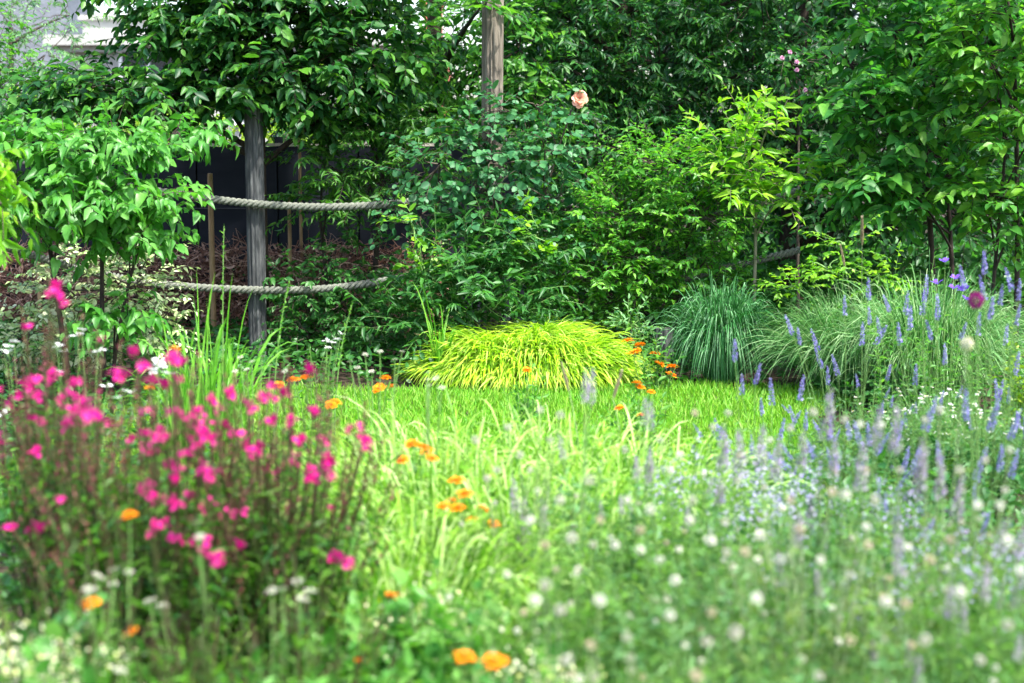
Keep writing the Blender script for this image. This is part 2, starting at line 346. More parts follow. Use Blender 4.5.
FM = {
 'gaura': [flower_mesh("gaura_flower", f_gaura, [M['pink'], M['gaurastem']], s) for s in (1, 2, 3)],
 'white': [flower_mesh("white_flower", f_white, [M['white'], M['greenstem']], s) for s in (1, 2)],
 'orange': [flower_mesh("orange_flower", f_orange, [M['orange'], M['orangeeye'], M['greenstem']], s) for s in (1, 2, 3)],
 'head': [flower_mesh("globe_head", f_head, [M[k], M['greenstem']], s) for s, k in enumerate(('cream', 'greyhead', 'tan', 'greyhead', 'cream'))],
 'greyhead': [flower_mesh("grey_head", f_head, [M['greyhead'], M['greenstem']], s) for s in (3, 4)],
 'lav': [flower_mesh("lavender_spike", spike(.085, .0095, 110, .0052), [M['lav'], M['greenstem']], s) for s in (1, 2)],
 'mauve': [flower_mesh("mauve_spike", spike(.11, .016, 95, .0062), [M['mauve'], M['palestem']], s) for s in (1, 2)],
 'rose': [flower_mesh("rose_bloom", f_rose, [M['peach'], M['greenstem']], 5)],
 'pinkrose': [flower_mesh("pink_bloom", f_rose, [M['palepink'], M['greenstem']], 6)],
 'bell': [flower_mesh("bell_flower", f_bell, [M['violet'], M['greenstem']], 1)],
 'daisy': [flower_mesh("daisy_head", f_daisy, [M['white'], M['yellow']], 1)],
 'allium': [flower_mesh("allium_head", f_allium, [M['maroon'], M['greenstem']], 1)],
 'paleallium': [flower_mesh("pale_allium_head", f_allium, [M['froth'], M['greenstem']], 2)],
 'plume': [flower_mesh("grass_plume", f_plume, [M['straw'], M['palestem']], 1)],
 'umbel': [flower_mesh("umbel", f_umbel, [M['greyhead'], M['greenstem']], s) for s in (1, 2)],
}
def put(kind, name, parent, p, d=(0, 0, 1), s=1., g=None):
    """one flower as a part of its plant"""
    g = g or rng(0); me = FM[kind][int(g.integers(len(FM[kind])))]
    o = bpy.data.objects.new(name, me); COL.objects.link(o); o.parent = parent
    o.location = Vector(A(p) - origin(parent))
    q = Vector(d).normalized().to_track_quat('Z', 'Y'); o.rotation_euler = (q.to_matrix() @ Euler((0, 0, g.uniform(0, 6.28))).to_matrix()).to_euler()
    o.scale = (s, s, s); return o

#@@SETTING
# ------------------------------------------------------------------ setting: ground, lawn
mb = MB(); n = 60
xs = np.concatenate([[-150, -40], np.linspace(-9, 9, n), [40, 150]]); ys = np.concatenate([[-60], np.linspace(-1, 18, n), [60, 200]])
X_, Y_ = np.meshgrid(xs, ys, indexing='ij'); Z_ = .02 * np.sin(X_ * 2.1) * np.cos(Y_ * 1.7) * (np.abs(X_) < 9) * (Y_ < 18) - .03
V = np.stack([X_, Y_, Z_], -1).reshape(-1, 3); ny = len(ys)
i, j = np.meshgrid(np.arange(len(xs) - 1), np.arange(ny - 1), indexing='ij'); a = (i * ny + j).ravel()
mb.add(V, np.concatenate([np.stack([a, a + ny, a + ny + 1], -1), np.stack([a, a + ny + 1, a + 1], -1)]))
o = mb.build('ground', M['soil']); o['kind'] = 'structure'

g = rng(11); mb = MB()
N_ = 60000; x = g.uniform(-2.2, 2.6, N_); y = g.uniform(6.0, 9.25, N_)
keep = (y < 9.05 + .12 * np.sin(x * 2.3) - .5 * (x < -1.2) * (-x - 1.2)) & (x < 1.75 + .25 * np.sin(y * 3)); x, y = x[keep], y[keep]; N_ = len(x)
P0 = np.stack([x, y, np.full(N_, -.02)], -1); h = g.uniform(.03, .075, N_) ; o2 = g.normal(0, .022, (N_, 2))
P1 = P0 + np.stack([o2[:, 0] * .4, o2[:, 1] * .4, h * .7], -1); P2 = P0 + np.stack([o2[:, 0], o2[:, 1], h], -1)
blades(mb, Curves(P0, P1, P2), g.uniform(.004, .008, N_), 3, g=g, prof=A([.8, 1, .05]))
o = mb.build('lawn_grass', M['lawn']); o['kind'] = 'stuff'

# low leaves between the plants of the beds
g = rng(12); mb = MB()
def ground_cover(n, fx, fy, zh, L):
    x = fx(n); y = fy(n); P = np.stack([x, y, g.uniform(0, zh, n)], -1); D = sph(g, n); D[:, 2] = np.abs(D[:, 2]) * .6
    scatter(mb, OVAL, P, D, A([0, 0, 1.]) + g.normal(0, .4, (n, 3)), L * g.uniform(.6, 1.3, n), L * .5)
ground_cover(9000, lambda n: g.uniform(-3.6, 3.8, n), lambda n: g.uniform(9.1, 11.5, n), .16, .06)
ground_cover(9000, lambda n: g.uniform(-2.6, 2.6, n), lambda n: g.uniform(2.2, 6.2, n), .22, .06)
ground_cover(16000, lambda n: g.uniform(-6, 7, n), lambda n: g.uniform(11.5, 15, n), .5, .12)
ground_cover(3000, lambda n: g.uniform(1.7, 3.2, n), lambda n: g.uniform(6, 9.3, n), .18, .05)
ground_cover(3000, lambda n: g.uniform(-3.4, -1.5, n), lambda n: g.uniform(6, 9.3, n), .18, .05)
o = mb.build('ground_cover', M['phlox']); o['kind'] = 'stuff'

# far wood
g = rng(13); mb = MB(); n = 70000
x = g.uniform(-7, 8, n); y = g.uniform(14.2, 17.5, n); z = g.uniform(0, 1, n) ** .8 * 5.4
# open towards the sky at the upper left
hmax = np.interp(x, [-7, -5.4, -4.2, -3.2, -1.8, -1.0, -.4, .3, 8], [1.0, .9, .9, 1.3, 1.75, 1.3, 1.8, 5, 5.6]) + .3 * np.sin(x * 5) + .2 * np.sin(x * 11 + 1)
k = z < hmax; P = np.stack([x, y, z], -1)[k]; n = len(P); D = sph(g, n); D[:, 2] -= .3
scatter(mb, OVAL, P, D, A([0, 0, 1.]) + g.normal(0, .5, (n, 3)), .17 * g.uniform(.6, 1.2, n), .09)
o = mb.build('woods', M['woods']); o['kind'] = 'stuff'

# ------------------------------------------------------------------ house far behind
hy = 26.
r = thing('cream_house', 'cream rendered house with grey slate roof far behind the trees', 'house', at(110, 110, hy))
mb = MB()
pA = at(55, 50, hy); pB = at(430, 50, hy); zb = 0.
cx, w = (pA[0] + pB[0]) / 2, pB[0] - pA[0]
zt = at(0, 46, hy)[2]
mb = MB(); box(mb, (cx, hy + 3, (zt + zb) / 2), (w - .4, 6, zt - zb)); mb.build('wall', M['render'], r, False)
mb = MB(); box(mb, (cx, hy + 2.95, zt + .08), (w + .2, 6.5, .16)); box(mb, (cx, hy + 2.95, zt - .05), (w - .1, 6.2, .1)); mb.build('cornice', M['render'], r, False)
mb = MB(); a_, b_ = at(75, 20, hy)[0], at(132, 20, hy)[0]
box(mb, ((a_ + b_) / 2, hy + .9, zt + .3), (b_ - a_, .9, .28)); box(mb, ((a_ + b_) / 2, hy + .9, zt + .48), (b_ - a_ + .12, 1.02, .08)); mb.build('parapet', M['render'], r, False)
for px in (150, 262, 385):
    c = at(px, 85, hy); fr = MB(); box(fr, (c[0], hy - .02, c[2]), (.95, .12, 1.3)); f_o = fr.build('window', M['whiteframe'], r, False)
    pn = MB(); 
    for sx in (-.22, .22): box(pn, (c[0] + sx, hy - .09, c[2]), (.38, .02, 1.12))
    pn.build('pane', M['glass'], f_o, False)
r2 = thing('slate_house', 'house with steep blue grey slate roof left of the cream house', 'house', at(20, 110, 30.))
mb = MB(); c0 = at(-60, 60, 30.); c1 = at(72, 50, 30.)
xa, xb = c0[0], c1[0]; ze = 1.9; zr = at(0, -14, 33)[2] + .4
V = A([(xa, 30, ze), (xb, 30, ze), (xb - .9, 33, zr), (xa, 33, zr), (xb, 36, ze), (xa, 36, ze)])
mb.add(V, [(0, 1, 2), (0, 2, 3), (1, 4, 2), (4, 5, 3), (4, 3, 2), (0, 3, 5)]); mb.build('roof', M['slate'], r2, False)
mb = MB(); box(mb, ((xa + xb) / 2 - .1, 33, ze / 2 - .02), (xb - xa - .5, 5.6, ze)); mb.build('wall', M['render'], r2, False)
c = at(432, 8, 27.); r = thing('brick_chimney_house', 'red brick house end with chimney glimpsed beside the dark trunk', 'house', (c[0], 27.5, 0))
mb = MB(); box(mb, (c[0] - .05, 29., 1.45), (.5, 3., 2.9)); mb.build('wall', M['brick'], r, False)
mb = MB(); box(mb, (c[0] - .05, 28.6, 3.25), (.3, .5, .7)); box(mb, (c[0] - .05, 28.6, 3.63), (.36, .56, .07)); mb.build('chimney', M['brick'], r, False)

# ------------------------------------------------------------------ black fence, brushwood, stakes
fy = 11.6; ft = at(220, 148, fy)[2]
r = thing('privacy_fence', 'black board privacy fence behind the wooden rope post', 'fence', (gx(300, fy), fy, 0))
xL, xR = gx(-40, fy), gx(520, fy); nb = 7; bw = (xR - xL) / nb
for k in range(nb):
    mb = MB(); x0 = xL + k * bw
    box(mb, (x0 + bw / 2, fy, ft / 2 + .02), (bw - .012, .03, ft - .02)); mb.build('panel', M['fence'], r, False)
mb = MB(); tubes(mb, Curves([[xL, fy - .03, at(0, 208, fy)[2]]], [[0, fy - .03, at(0, 208.5, fy)[2]]], [[xR, fy - .03, at(0, 208, fy)[2]]]), .003, .003, 8, 5); mb.build('wire', M['wire'], r)
for k in range(nb + 1):
    mb = MB(); box(mb, (xL + k * bw, fy + .05, ft / 2 + .03), (.06, .06, ft + .1)); mb.build('fence_post', M['fence'], r, False)
mb = MB(); box(mb, ((xL + xR) / 2, fy + .005, ft + .024), (xR - xL, .05, .022)); mb.build('top_rail', M['rail'], r, False)

g = rng(21); mb = MB(); n = 2600
hx = g.uniform(gx(-30, 11.1), gx(440, 11.1), n); ztop = at(0, 246, 11.1)[2] + .03 * np.sin(hx * 9)
P = np.stack([hx, g.uniform(10.95, 11.35, n), g.uniform(.02, 1, n) * ztop], -1); D = sph(g, n) * A([1, .5, .7]); L_ = g.uniform(.06, .2, n)[:, None]
tubes(mb, Curves(P - D * L_, P + sph(g, n) * .05, P + D * L_), g.uniform(.002, .0055, n), .0012, 5, 4)
n = 4500; hx = g.uniform(gx(-30, 11.1), gx(440, 11.1), n); P = np.stack([hx, g.uniform(10.95, 11.35, n), g.uniform(0, 1, n) * (at(0, 250, 11.1)[2])], -1)
scatter(mb, LANCE, P, sph(g, n), sph(g, n), g.uniform(.03, .07, n), .02)
tag(mb.build('brushwood_hedge', M['twig']), 'dry brown brushwood hedge of tangled twigs in front of the black fence', 'hedge')

def stake(px, y0, y1, Y, label, r=.014, tilt=0):
    p = at(px, y0, Y); mb = MB(); C = Curves([[p[0] + tilt, Y, -.1]], [[p[0] + tilt / 2, Y, p[2] / 2]], [[p[0], Y, p[2]]])
    tubes(mb, C, r * 1.1, r * .95, 9, 10); V, T = icos(r, (p[0], Y, p[2]), (1, 1, .3), 2); mb.add(V, T)
    tag(mb.build('garden_stake', M['bamboo']), label, 'stake', 'wooden garden stakes')
stake(210, 174, 300, 10.9, 'tan wooden stake left of the rope post', .019)
stake(289, 196, 260, 10.9, 'thin brown stake just right of the rope post', .013)
stake(437, 203, 262, 10.7, 'pale tan stake standing between the rose and the fern leaved shrub', .016)
stake(35, 170, 262, 10.6, 'weathered stake behind the dogwood at the left edge', .016)
stake(299, 118, 200, 11.3, 'slender stake against the end of the black fence near the post', .011)

# ------------------------------------------------------------------ wooden posts and ropes
def post(name, label, px, Y, r0, r1, z1, mat, crack=None, seed=1, lean=0., px_at=None):
    g = rng(seed); x = px_at if px_at is not None else gx(px, Y)
    rt = thing(name, label, 'post', (x, Y, 0), 'round wooden posts')
    K, S = 70, 56; z = np.linspace(-.2, z1, K); a = np.linspace(0, 6.283, S, endpoint=False)
    zz, aa = np.meshgrid(z, a, indexing='ij'); t = (zz + .2) / (z1 + .2)
    R = r0 + (r1 - r0) * t
    for k in range(14):
        R = R + .0016 * np.sin(aa * int(g.integers(2, 16)) + g.uniform(0, 6) + zz * g.uniform(-1.2, 1.2))
    if crack:
        for ca, wd, dp, za, zb, wob in crack:
            d = np.abs((aa - ca - wob * np.sin(zz * 5) + math.pi) % (2 * math.pi) - math.pi)
            R = R - dp * np.clip(1 - d / wd, 0, 1) * np.clip((zz - za) * 6, 0, 1) * np.clip((zb - zz) * 6, 0, 1)
    V = np.stack([x + R * np.cos(aa) + lean * zz, Y + R * np.sin(aa), zz], -1).reshape(-1, 3)
    mb = MB(); mb.add(V, grid_tris(1, K, S, True))
    top = A([[x + lean * z1, Y, z1 + .004]]); ring = V[-S:]; mb.add(np.concatenate([ring, top]), [(q, (q + 1) % S, S) for q in range(S)])
    mb.build('shaft', mat, rt); return rt
PC = gx(257, 10.0, .5); P2X = gx(491, 10.2, 1.2); P3X = gx(660, 10.0, .1)
post('rope_post', 'grey weathered wooden post with two ropes crossing it before the black fence', 257, 10.0, .054, .051, 1.62, M['post'], [(-1.2, .12, .008, 0, 1.6, .02), (-2.2, .1, .006, .3, 1.2, .03)], 3, px_at=PC)
post('tall_pole', 'tall pale wooden pole split by a long crack, rising above the rose', 491, 10.2, .066, .06, 3.0, M['pole'], [(-1.55, .14, .03, 1.0, 2.15, .05), (-1.9, .1, .02, 1.2, 2.0, .03), (-1.05, .08, .01, 1.1, 1.9, .06)], 4, px_at=P2X, lean=.006)
post('stump_post', 'short lichen grey post between the golden grass and blue green sedge', 660, 9.75, .06, .055, at(660, 328, 9.75)[2], M['post'], [(-1.3, .15, .01, 0, 1, .03)], 5, px_at=P3X)

def rope(label, pts, r=.024):
    """three twisted strands along a smooth line through pts"""
    P = A(pts); d = np.concatenate([[0], np.cumsum(np.linalg.norm(np.diff(P, axis=0), axis=1))])
    n = int(d[-1] / .012); s = np.linspace(0, d[-1], n)
    def cr(c):                                  # smooth interpolation
        tg = np.gradient(c, d); i = np.clip(np.searchsorted(d, s) - 1, 0, len(d) - 2); h = d[i + 1] - d[i]; t = (s - d[i]) / h
        return (2*t**3-3*t**2+1)*c[i] + (t**3-2*t**2+t)*h*tg[i] + (-2*t**3+3*t**2)*c[i+1] + (t**3-t**2)*h*tg[i+1]
    Q = np.stack([cr(P[:, k]) for k in range(3)], -1); D = nrm(np.gradient(Q, axis=0)); X = nrm(np.cross(D, A([0, 0, 1.]))); Z = np.cross(X, D)
    o = thing('rope', label, 'rope', pts[0], 'thick ropes slung between the posts'); S = 8; a = np.linspace(0, 6.283, S, endpoint=False)
    for k in range(3):
        ph = s / .105 * 6.283 + k * 2.0944
        Cn = Q + r * .52 * (np.cos(ph)[:, None] * X + np.sin(ph)[:, None] * Z)
        V = Cn[:, None] + r * .56 * (np.cos(a)[None, :, None] * X[:, None] + np.sin(a)[None, :, None] * Z[:, None])
        mb = MB(); mb.add(V, grid_tris(1, n, S, True)); mb.build('strand', M['rope'], o)
yr = 10.0 - .086
rope('upper thick grey rope slung across the wooden post and into the rose', [at(-60, 130, 9.6), at(60, 172, 9.75), at(190, 196, yr), at(257, 204, yr), at(330, 207, yr), at(400, 203, yr + .02), at(450, 196, 10.02), at(492, 186, 10.1), at(530, 192, 10.1), at(590, 211, 10.1), at(650, 222, 10.1), at(720, 215, 10.15), at(800, 190, 10.2)])
rope('lower thick grey rope hanging in a shallow curve across the wooden post', [at(-40, 230, 8.7), at(0, 245, 8.85), at(60, 263, 9.2), at(160, 284, yr), at(257, 290, yr), at(320, 289, yr), at(390, 280, yr + .02), at(450, 268, 10.02), at(495, 256, 10.1), at(540, 267, 10.1), at(590, 279, 10.1), at(655, 283, 10.1), at(722, 269, 10.15), at(800, 250, 10.2)])

# ------------------------------------------------------------------ trees and shrubs
def twig_cloud(mbL, mbB, blobs, g, leaf, L, W, M_=9, tw=.3, droop=.35, out=.8, flat=.7, shell=.45, up=.1, tips=False, opp=False, spread=.9):
    """blobs: (centre, radii, twig count); leaves on mbL, twigs on mbB"""
    for c, rd, n in blobs:
        c = A(c, float); rd = A(rd, float); d = sph(g, n); rr = shell + (1 - shell) * g.uniform(0, 1, n) ** .6
        lump = 1 + .22 * np.sin(d[:, 0] * 5 + c[0] * 7) * np.cos(d[:, 2] * 6 + c[1] * 5)
        P0 = c + d * rd * (rr * lump)[:, None]
        dr = nrm(nrm(d * rd) * out + g.normal(0, .55, d.shape) * A([1, 1, .55]) + A([0, 0, up]))
        ln = tw * g.uniform(.55, 1.25, n)[:, None]
        P2 = P0 + dr * ln + A([0, 0, -1.]) * ln * droop * .5; P1 = P0 + dr * ln * .55 + A([0, 0, .06]) * ln
        C = Curves(P0, P1, P2); leafy(mbL, C, M_, leaf, L, W, g, .08, 1., droop, spread, flat, opp=opp)
        tubes(mbB, C, .0028, .0012, 4, 3)
        m = max(2, n // 9); idx = g.choice(n, min(m, n), False)
        cc = c + (P0[idx] - c) * .15; tubes(mbB, Curves(cc, (cc + P0[idx]) / 2 + g.normal(0, .03, (len(idx), 3)), P0[idx]), .006, .003, 5, 4)
def tree(name, label, cat, base, trunks, blobs, mat, leaf, L, W, seed, bark='bark', group=None, **kw):
    g = rng(seed); r = thing(name, label, cat, base, group)
    mbB, mbL = MB(), MB()
    for b, m_, t, r0, r1 in trunks:
        mbT = MB(); tubes(mbT, Curves([b], [m_], [t]), r0, r1, 14, 10); mbT.build('trunk' if cat == 'tree' else 'stem', M[bark], r)
    twig_cloud(mbL, mbB, blobs, g, leaf, L, W, **kw)
    for c, rd, n in blobs:                                       # limbs from the trunks into each part of the crown
        t = trunks[int(np.argmin([np.linalg.norm(A(c) - A(k[2])) for k in trunks]))]
        C = Curves([t[0]], [t[1]], [t[2]]); z = min(.95, max(.3, (c[2] - .25 - t[0][2]) / max(.1, t[2][2] - t[0][2]))); s = C.pt(A([z]))[0]
        tubes(mbB, Curves([s], [(s + A(c)) / 2 + A([0, 0, .05])], [c]), t[4] * .8, .006, 8, 6)
    mbB.build('branches', M[bark], r); mbL.build('crown', mat, r)
    return r
def B(px, py, Y, rx, ry, n, rz=None): return (at(px, py, Y), (rx, ry, rz or rx), n)

# climber canopy round the rope post (tiers of dark leaves)
tree('canopy_tree', 'dark green tree with level tiers of drooping leaves above the rope post', 'tree', (PC + .1, 10.35, 0),
     [((PC - .01, 10.35, -.1), (PC - .015, 10.35, .8), (PC - .02, 10.35, 2.3), .04, .03)],
     [B(135, 92, 10.0, .5, .4, 137, .12), B(215, 95, 10.2, .42, .4, 108, .14), B(300, 72, 10.2, .45, .45, 130, .2), B(195, 38, 10.3, .34, .45, 94, .14),
      B(265, 20, 10.3, .55, .5, 159, .2), B(365, 50, 10.4, .38, .4, 116, .22), B(65, 96, 10.0, .26, .3, 58, .09), B(30, -40, 10.3, .5, .45, 58, .16), B(200, -10, 10.3, .6, .5, 130, .2),
      B(320, -20, 10.4, .6, .5, 145, .25), B(345, 105, 10.5, .28, .3, 72, .15), B(200, -110, 10.4, 1.1, .8, 246, .4), B(400, -90, 10.5, .9, .8, 203, .4)],
     M['wisteria'], OVAL, .098, .05, 31, bark='darkbark', M_=10, tw=.34, droop=.28, flat=1.1, shell=.25, up=0.)
# background dark trees
tree('dark_pinnate_tree', 'large dark tree with glossy feathered leaves behind the rose and pole', 'tree', (gx(640, 12.4), 12.4, 0),
     [((gx(640, 12.4), 12.4, -.1), (gx(632, 12.4), 12.4, 1.2), (gx(610, 12.4), 12.4, 3.4), .09, .05)],
     [B(560, 60, 12, .6, .5, 150, .5), B(660, 60, 12.1, .65, .5, 170, .5), B(750, 70, 12.2, .55, .5, 140, .5), B(600, 140, 12, .55, .45, 110, .4), B(690, 150, 12.1, .6, .45, 110, .45),
      B(540, 0, 12, .5, .5, 90, .4), B(640, -20, 12.1, .8, .6, 150, .5), B(760, -10, 12.1, .7, .6, 130, .5), B(700, -170, 12.1, 1.7, 1.2, 260, .8), B(780, 180, 12.3, .6, .4, 100, .5), B(600, 220, 12.2, .7, .4, 90, .4)],
     M['yew'], LANCE, .085, .03, 32, bark='darkbark', M_=15, tw=.36, droop=.25, flat=.8, shell=.3, opp=True)
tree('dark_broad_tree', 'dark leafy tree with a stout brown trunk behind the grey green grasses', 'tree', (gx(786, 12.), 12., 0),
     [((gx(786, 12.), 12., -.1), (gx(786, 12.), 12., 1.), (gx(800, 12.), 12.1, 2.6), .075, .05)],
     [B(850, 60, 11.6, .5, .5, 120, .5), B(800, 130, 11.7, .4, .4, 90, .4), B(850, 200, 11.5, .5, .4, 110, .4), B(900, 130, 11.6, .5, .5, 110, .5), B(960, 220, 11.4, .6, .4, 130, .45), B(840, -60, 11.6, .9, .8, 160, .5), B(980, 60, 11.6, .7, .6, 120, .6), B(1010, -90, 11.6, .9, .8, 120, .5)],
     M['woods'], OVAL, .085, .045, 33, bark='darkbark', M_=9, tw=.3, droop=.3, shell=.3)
tree('background_tree', 'mid green tree filling the gap between the canopy and the tall pole', 'tree', (gx(440, 12.6), 12.6, 0),
     [((gx(434, 12.6), 12.6, -.1), (gx(434, 12.6), 12.6, 1.2), (gx(437, 12.6), 12.6, 3.), .07, .055)],
     [B(400, 70, 12.2, .45, .4, 75, .3), B(460, 40, 12.2, .4, .4, 70, .35), B(440, 110, 12.2, .5, .4, 90, .35), B(350, 130, 12.2, .4, .4, 50, .25), B(520, 50, 11.6, .3, .3, 60, .35), B(525, 115, 11.5, .3, .3, 60, .3), B(440, 60, 11.8, .3, .3, 60, .3), B(480, 8, 10., .12, .12, 7, .04), B(470, -60, 12.3, .8, .6, 110, .35)],
     M['abelia'], OVAL, .085, .042, 34, bark='darkbark', M_=9, tw=.3, droop=.35, shell=.3)
tree('willowy_tree', 'pale grey green feathery tree in the top left corner before the slate roof', 'tree', (gx(15, 15.), 15., 0),
     [((gx(15, 15.), 15., -.1), (gx(15, 15.), 15., 1.), (gx(20, 15.), 15., 2.4), .05, .02)],
     [B(15, 30, 14.8, .4, .3, 60, .4), B(45, 55, 14.8, .3, .3, 40, .25), B(70, 15, 15., .3, .3, 14, .3), B(-20, 70, 14.8, .4, .3, 50, .3)],
     M['bluegreen'], LANCE, .06, .016, 53, M_=14, tw=.34, droop=.5, shell=.2)
# right trees
tree('dogwood_tree', 'mid green dogwood with thin dark stems beside the brighter tree', 'tree', (gx(925, 9.9), 9.9, 0),
     [((gx(940, 9.9), 9.9, -.1), (gx(930, 9.9), 9.9, .7), (gx(905, 9.9), 9.8, 2.1), .022, .012), ((gx(965, 9.9), 10., -.1), (gx(950, 9.9), 9.9, .6), (gx(935, 9.9), 9.9, 1.7), .018, .01)],
     [B(880, 115, 9.5, .24, .3, 42, .18), B(930, 75, 9.7, .3, .3, 50, .2), B(860, 180, 9.5, .26, .28, 42, .14), B(915, 195, 9.5, .3, .28, 50, .15), B(960, 130, 9.7, .28, .3, 40, .2), B(895, 30, 9.8, .32, .3, 42, .2), B(960, 20, 9.8, .3, .3, 36, .2), B(850, 110, 9.7, .15, .2, 14, .12), B(920, -60, 9.8, .6, .5, 60, .3)],
     M['rightleaf'], OVAL, .115, .06, 35, bark='darkbark', M_=8, tw=.27, droop=.25, flat=1.2, shell=.2)
tree('bright_tree', 'bright yellow green tree with dark twisting stem at the far right', 'tree', (gx(1005, 9.3), 9.3, 0),
     [((gx(1016, 9.3), 9.3, -.1), (gx(1018, 9.3), 9.3, .8), (gx(996, 9.3), 9.2, 2.), .018, .011), ((gx(985, 9.3), 9.3, -.1), (gx(992, 9.3), 9.3, .5), (gx(1000, 9.3), 9.3, 1.6), .013, .008)],
     [B(985, 55, 9.1, .24, .25, 44, .16), B(1010, 15, 9.1, .3, .3, 50, .2), B(1000, 100, 9.1, .24, .25, 40, .14), B(985, 195, 9.1, .22, .25, 36, .1), B(1030, 140, 9.1, .25, .25, 34, .14), B(1020, 210, 9.1, .2, .25, 30, .12), B(1000, -60, 9.2, .5, .5, 60, .25)],
     M['brightleaf'], OVAL, .1, .052, 36, bark='darkbark', M_=8, tw=.25, droop=.25, flat=1.2, shell=.2)
# left dogwood
tree('left_dogwood', 'fresh green dogwood with drooping pointed leaves on dark stems at the left', 'shrub', (gx(85, 8.6), 8.6, 0),
     [((gx(72, 8.6), 8.6, -.1), (gx(62, 8.6), 8.6, .4), (gx(50, 8.6), 8.6, 1.0), .017, .01), ((gx(105, 8.6), 8.6, -.1), (gx(100, 8.6), 8.6, .4), (gx(108, 8.6), 8.6, 1.1), .016, .009), ((gx(112, 8.6), 8.5, -.1), (gx(118, 8.6), 8.5, .4), (gx(150, 8.6), 8.5, .9), .012, .007)],
     [B(50, 140, 8.5, .32, .3, 75, .09), B(105, 150, 8.4, .26, .3, 65, .1), B(20, 180, 8.5, .26, .3, 55, .13), B(85, 195, 8.3, .3, .3, 75, .12), B(145, 200, 8.4, .17, .25, 44, .11), B(65, 220, 8.4, .28, .3, 44, .08), B(130, 235, 8.4, .2, .25, 40, .07), B(115, 325, 8.4, .16, .2, 26, .08), B(178, 132, 8.7, .14, .15, 22, .03)],
     M['cornus'], DROOP, .085, .05, 37, bark='darkbark', M_=8, tw=.21, droop=.3, flat=1.0, shell=.35, up=.15)
tree('variegated_shrub', 'cream and green variegated shrub below the dogwood', 'shrub', (gx(95, 9.3), 9.3, 0),
     [((gx(95, 9.3), 9.3, -.1), (gx(92, 9.3), 9.3, .3), (gx(90, 9.3), 9.3, .6), .02, .01)],
     [B(70, 290, 9.2, .34, .25, 95, .2), B(135, 285, 9.2, .26, .25, 75, .22), B(30, 330, 9.2, .25, .25, 60, .15), B(150, 330, 9.2, .2, .25, 45, .15), B(90, 340, 9.1, .35, .25, 75, .12)],
     M['varieg'], OVAL, .05, .026, 38, M_=9, tw=.16, droop=.2, shell=.4)
tree('edge_shrub', 'large leaved yellow green branch reaching in at the left edge', 'shrub', (gx(-60, 6.6), 6.6, 0),
     [((gx(-60, 6.6), 6.6, -.1), (gx(-55, 6.6), 6.6, .5), (gx(-40, 6.6), 6.6, 1.2), .014, .008)],
     [B(-20, 170, 6.5, .09, .12, 10, .1), B(-5, 198, 6.5, .07, .12, 8, .05), B(-40, 175, 6.6, .15, .15, 14, .1)],
     M['limeleaf'], DROOP, .1, .042, 39, M_=6, tw=.2, droop=.4, flat=.6, shell=.2)
tree('far_bush', 'yellow green bush in sunshine at the upper left behind the dogwood', 'shrub', (gx(10, 12.), 12., 0),
     [((gx(5, 12.), 12., -.1), (gx(5, 12.), 12., .8), (gx(0, 12.), 12., 1.4), .03, .015)],
     [B(0, 85, 11.9, .26, .3, 70, .26), B(30, 120, 11.9, .35, .3, 60, .16), B(-30, 40, 11.9, .3, .3, 50, .3), B(80, 110, 12.2, .4, .3, 45, .12)],
     M['abelia'], OVAL, .06, .03, 40, M_=9, tw=.2, shell=.3)
tree('sunlit_bush', 'bright yellow green bush in sun just beyond the black fence', 'shrub', (gx(170, 13.5), 13.5, 0),
     [((gx(170, 13.5), 13.5, -.1), (gx(170, 13.5), 13.5, .8), (gx(170, 13.5), 13.5, 1.3), .03, .015)],
     [B(120, 118, 13.3, .5, .4, 70, .2), B(190, 130, 13.3, .4, .4, 60, .2), B(60, 105, 13.3, .3, .4, 40, .15)],
     M['sunny'], OVAL, .075, .04, 41, M_=8, tw=.24, shell=.3)
tree('golden_bush', 'golden green bush in sun behind the end of the fence', 'shrub', (gx(370, 13.), 13., 0),
     [((gx(370, 13.), 13., -.1), (gx(370, 13.), 13., .8), (gx(370, 13.), 13., 1.3), .03, .015)],
     [B(290, 130, 12.9, .4, .4, 60, .2), B(370, 120, 12.9, .5, .4, 80, .3), B(400, 150, 12.9, .4, .4, 60, .2), B(340, 85, 13.1, .4, .4, 40, .2)],
     M['sunny'], OVAL, .07, .035, 42, M_=8, tw=.24, shell=.3)
tree('fern_leaved_shrub', 'shrub with flat feathered fronds right of the rope post', 'shrub', (gx(335, 10.6), 10.6, 0),
     [((gx(370, 10.6), 10.6, -.1), (gx(375, 10.6), 10.6, .6), (gx(385, 10.6), 10.6, 1.25), .022, .014), ((gx(330, 10.6), 10.6, -.1), (gx(330, 10.6), 10.6, .4), (gx(320, 10.6), 10.6, .95), .016, .01)],
     [B(325, 165, 10.4, .26, .25, 34, .13), B(370, 185, 10.4, .28, .25, 34, .14), B(330, 200, 10.4, .22, .25, 22, .1), B(395, 130, 10.5, .3, .3, 36, .15), B(355, 115, 10.6, .3, .3, 30, .15), B(430, 150, 10.7, .25, .3, 26, .2)],
     M['fern'], LANCE, .075, .022, 43, bark='darkbark', M_=20, tw=.36, droop=.15, flat=.9, shell=.2, opp=True, out=1.)
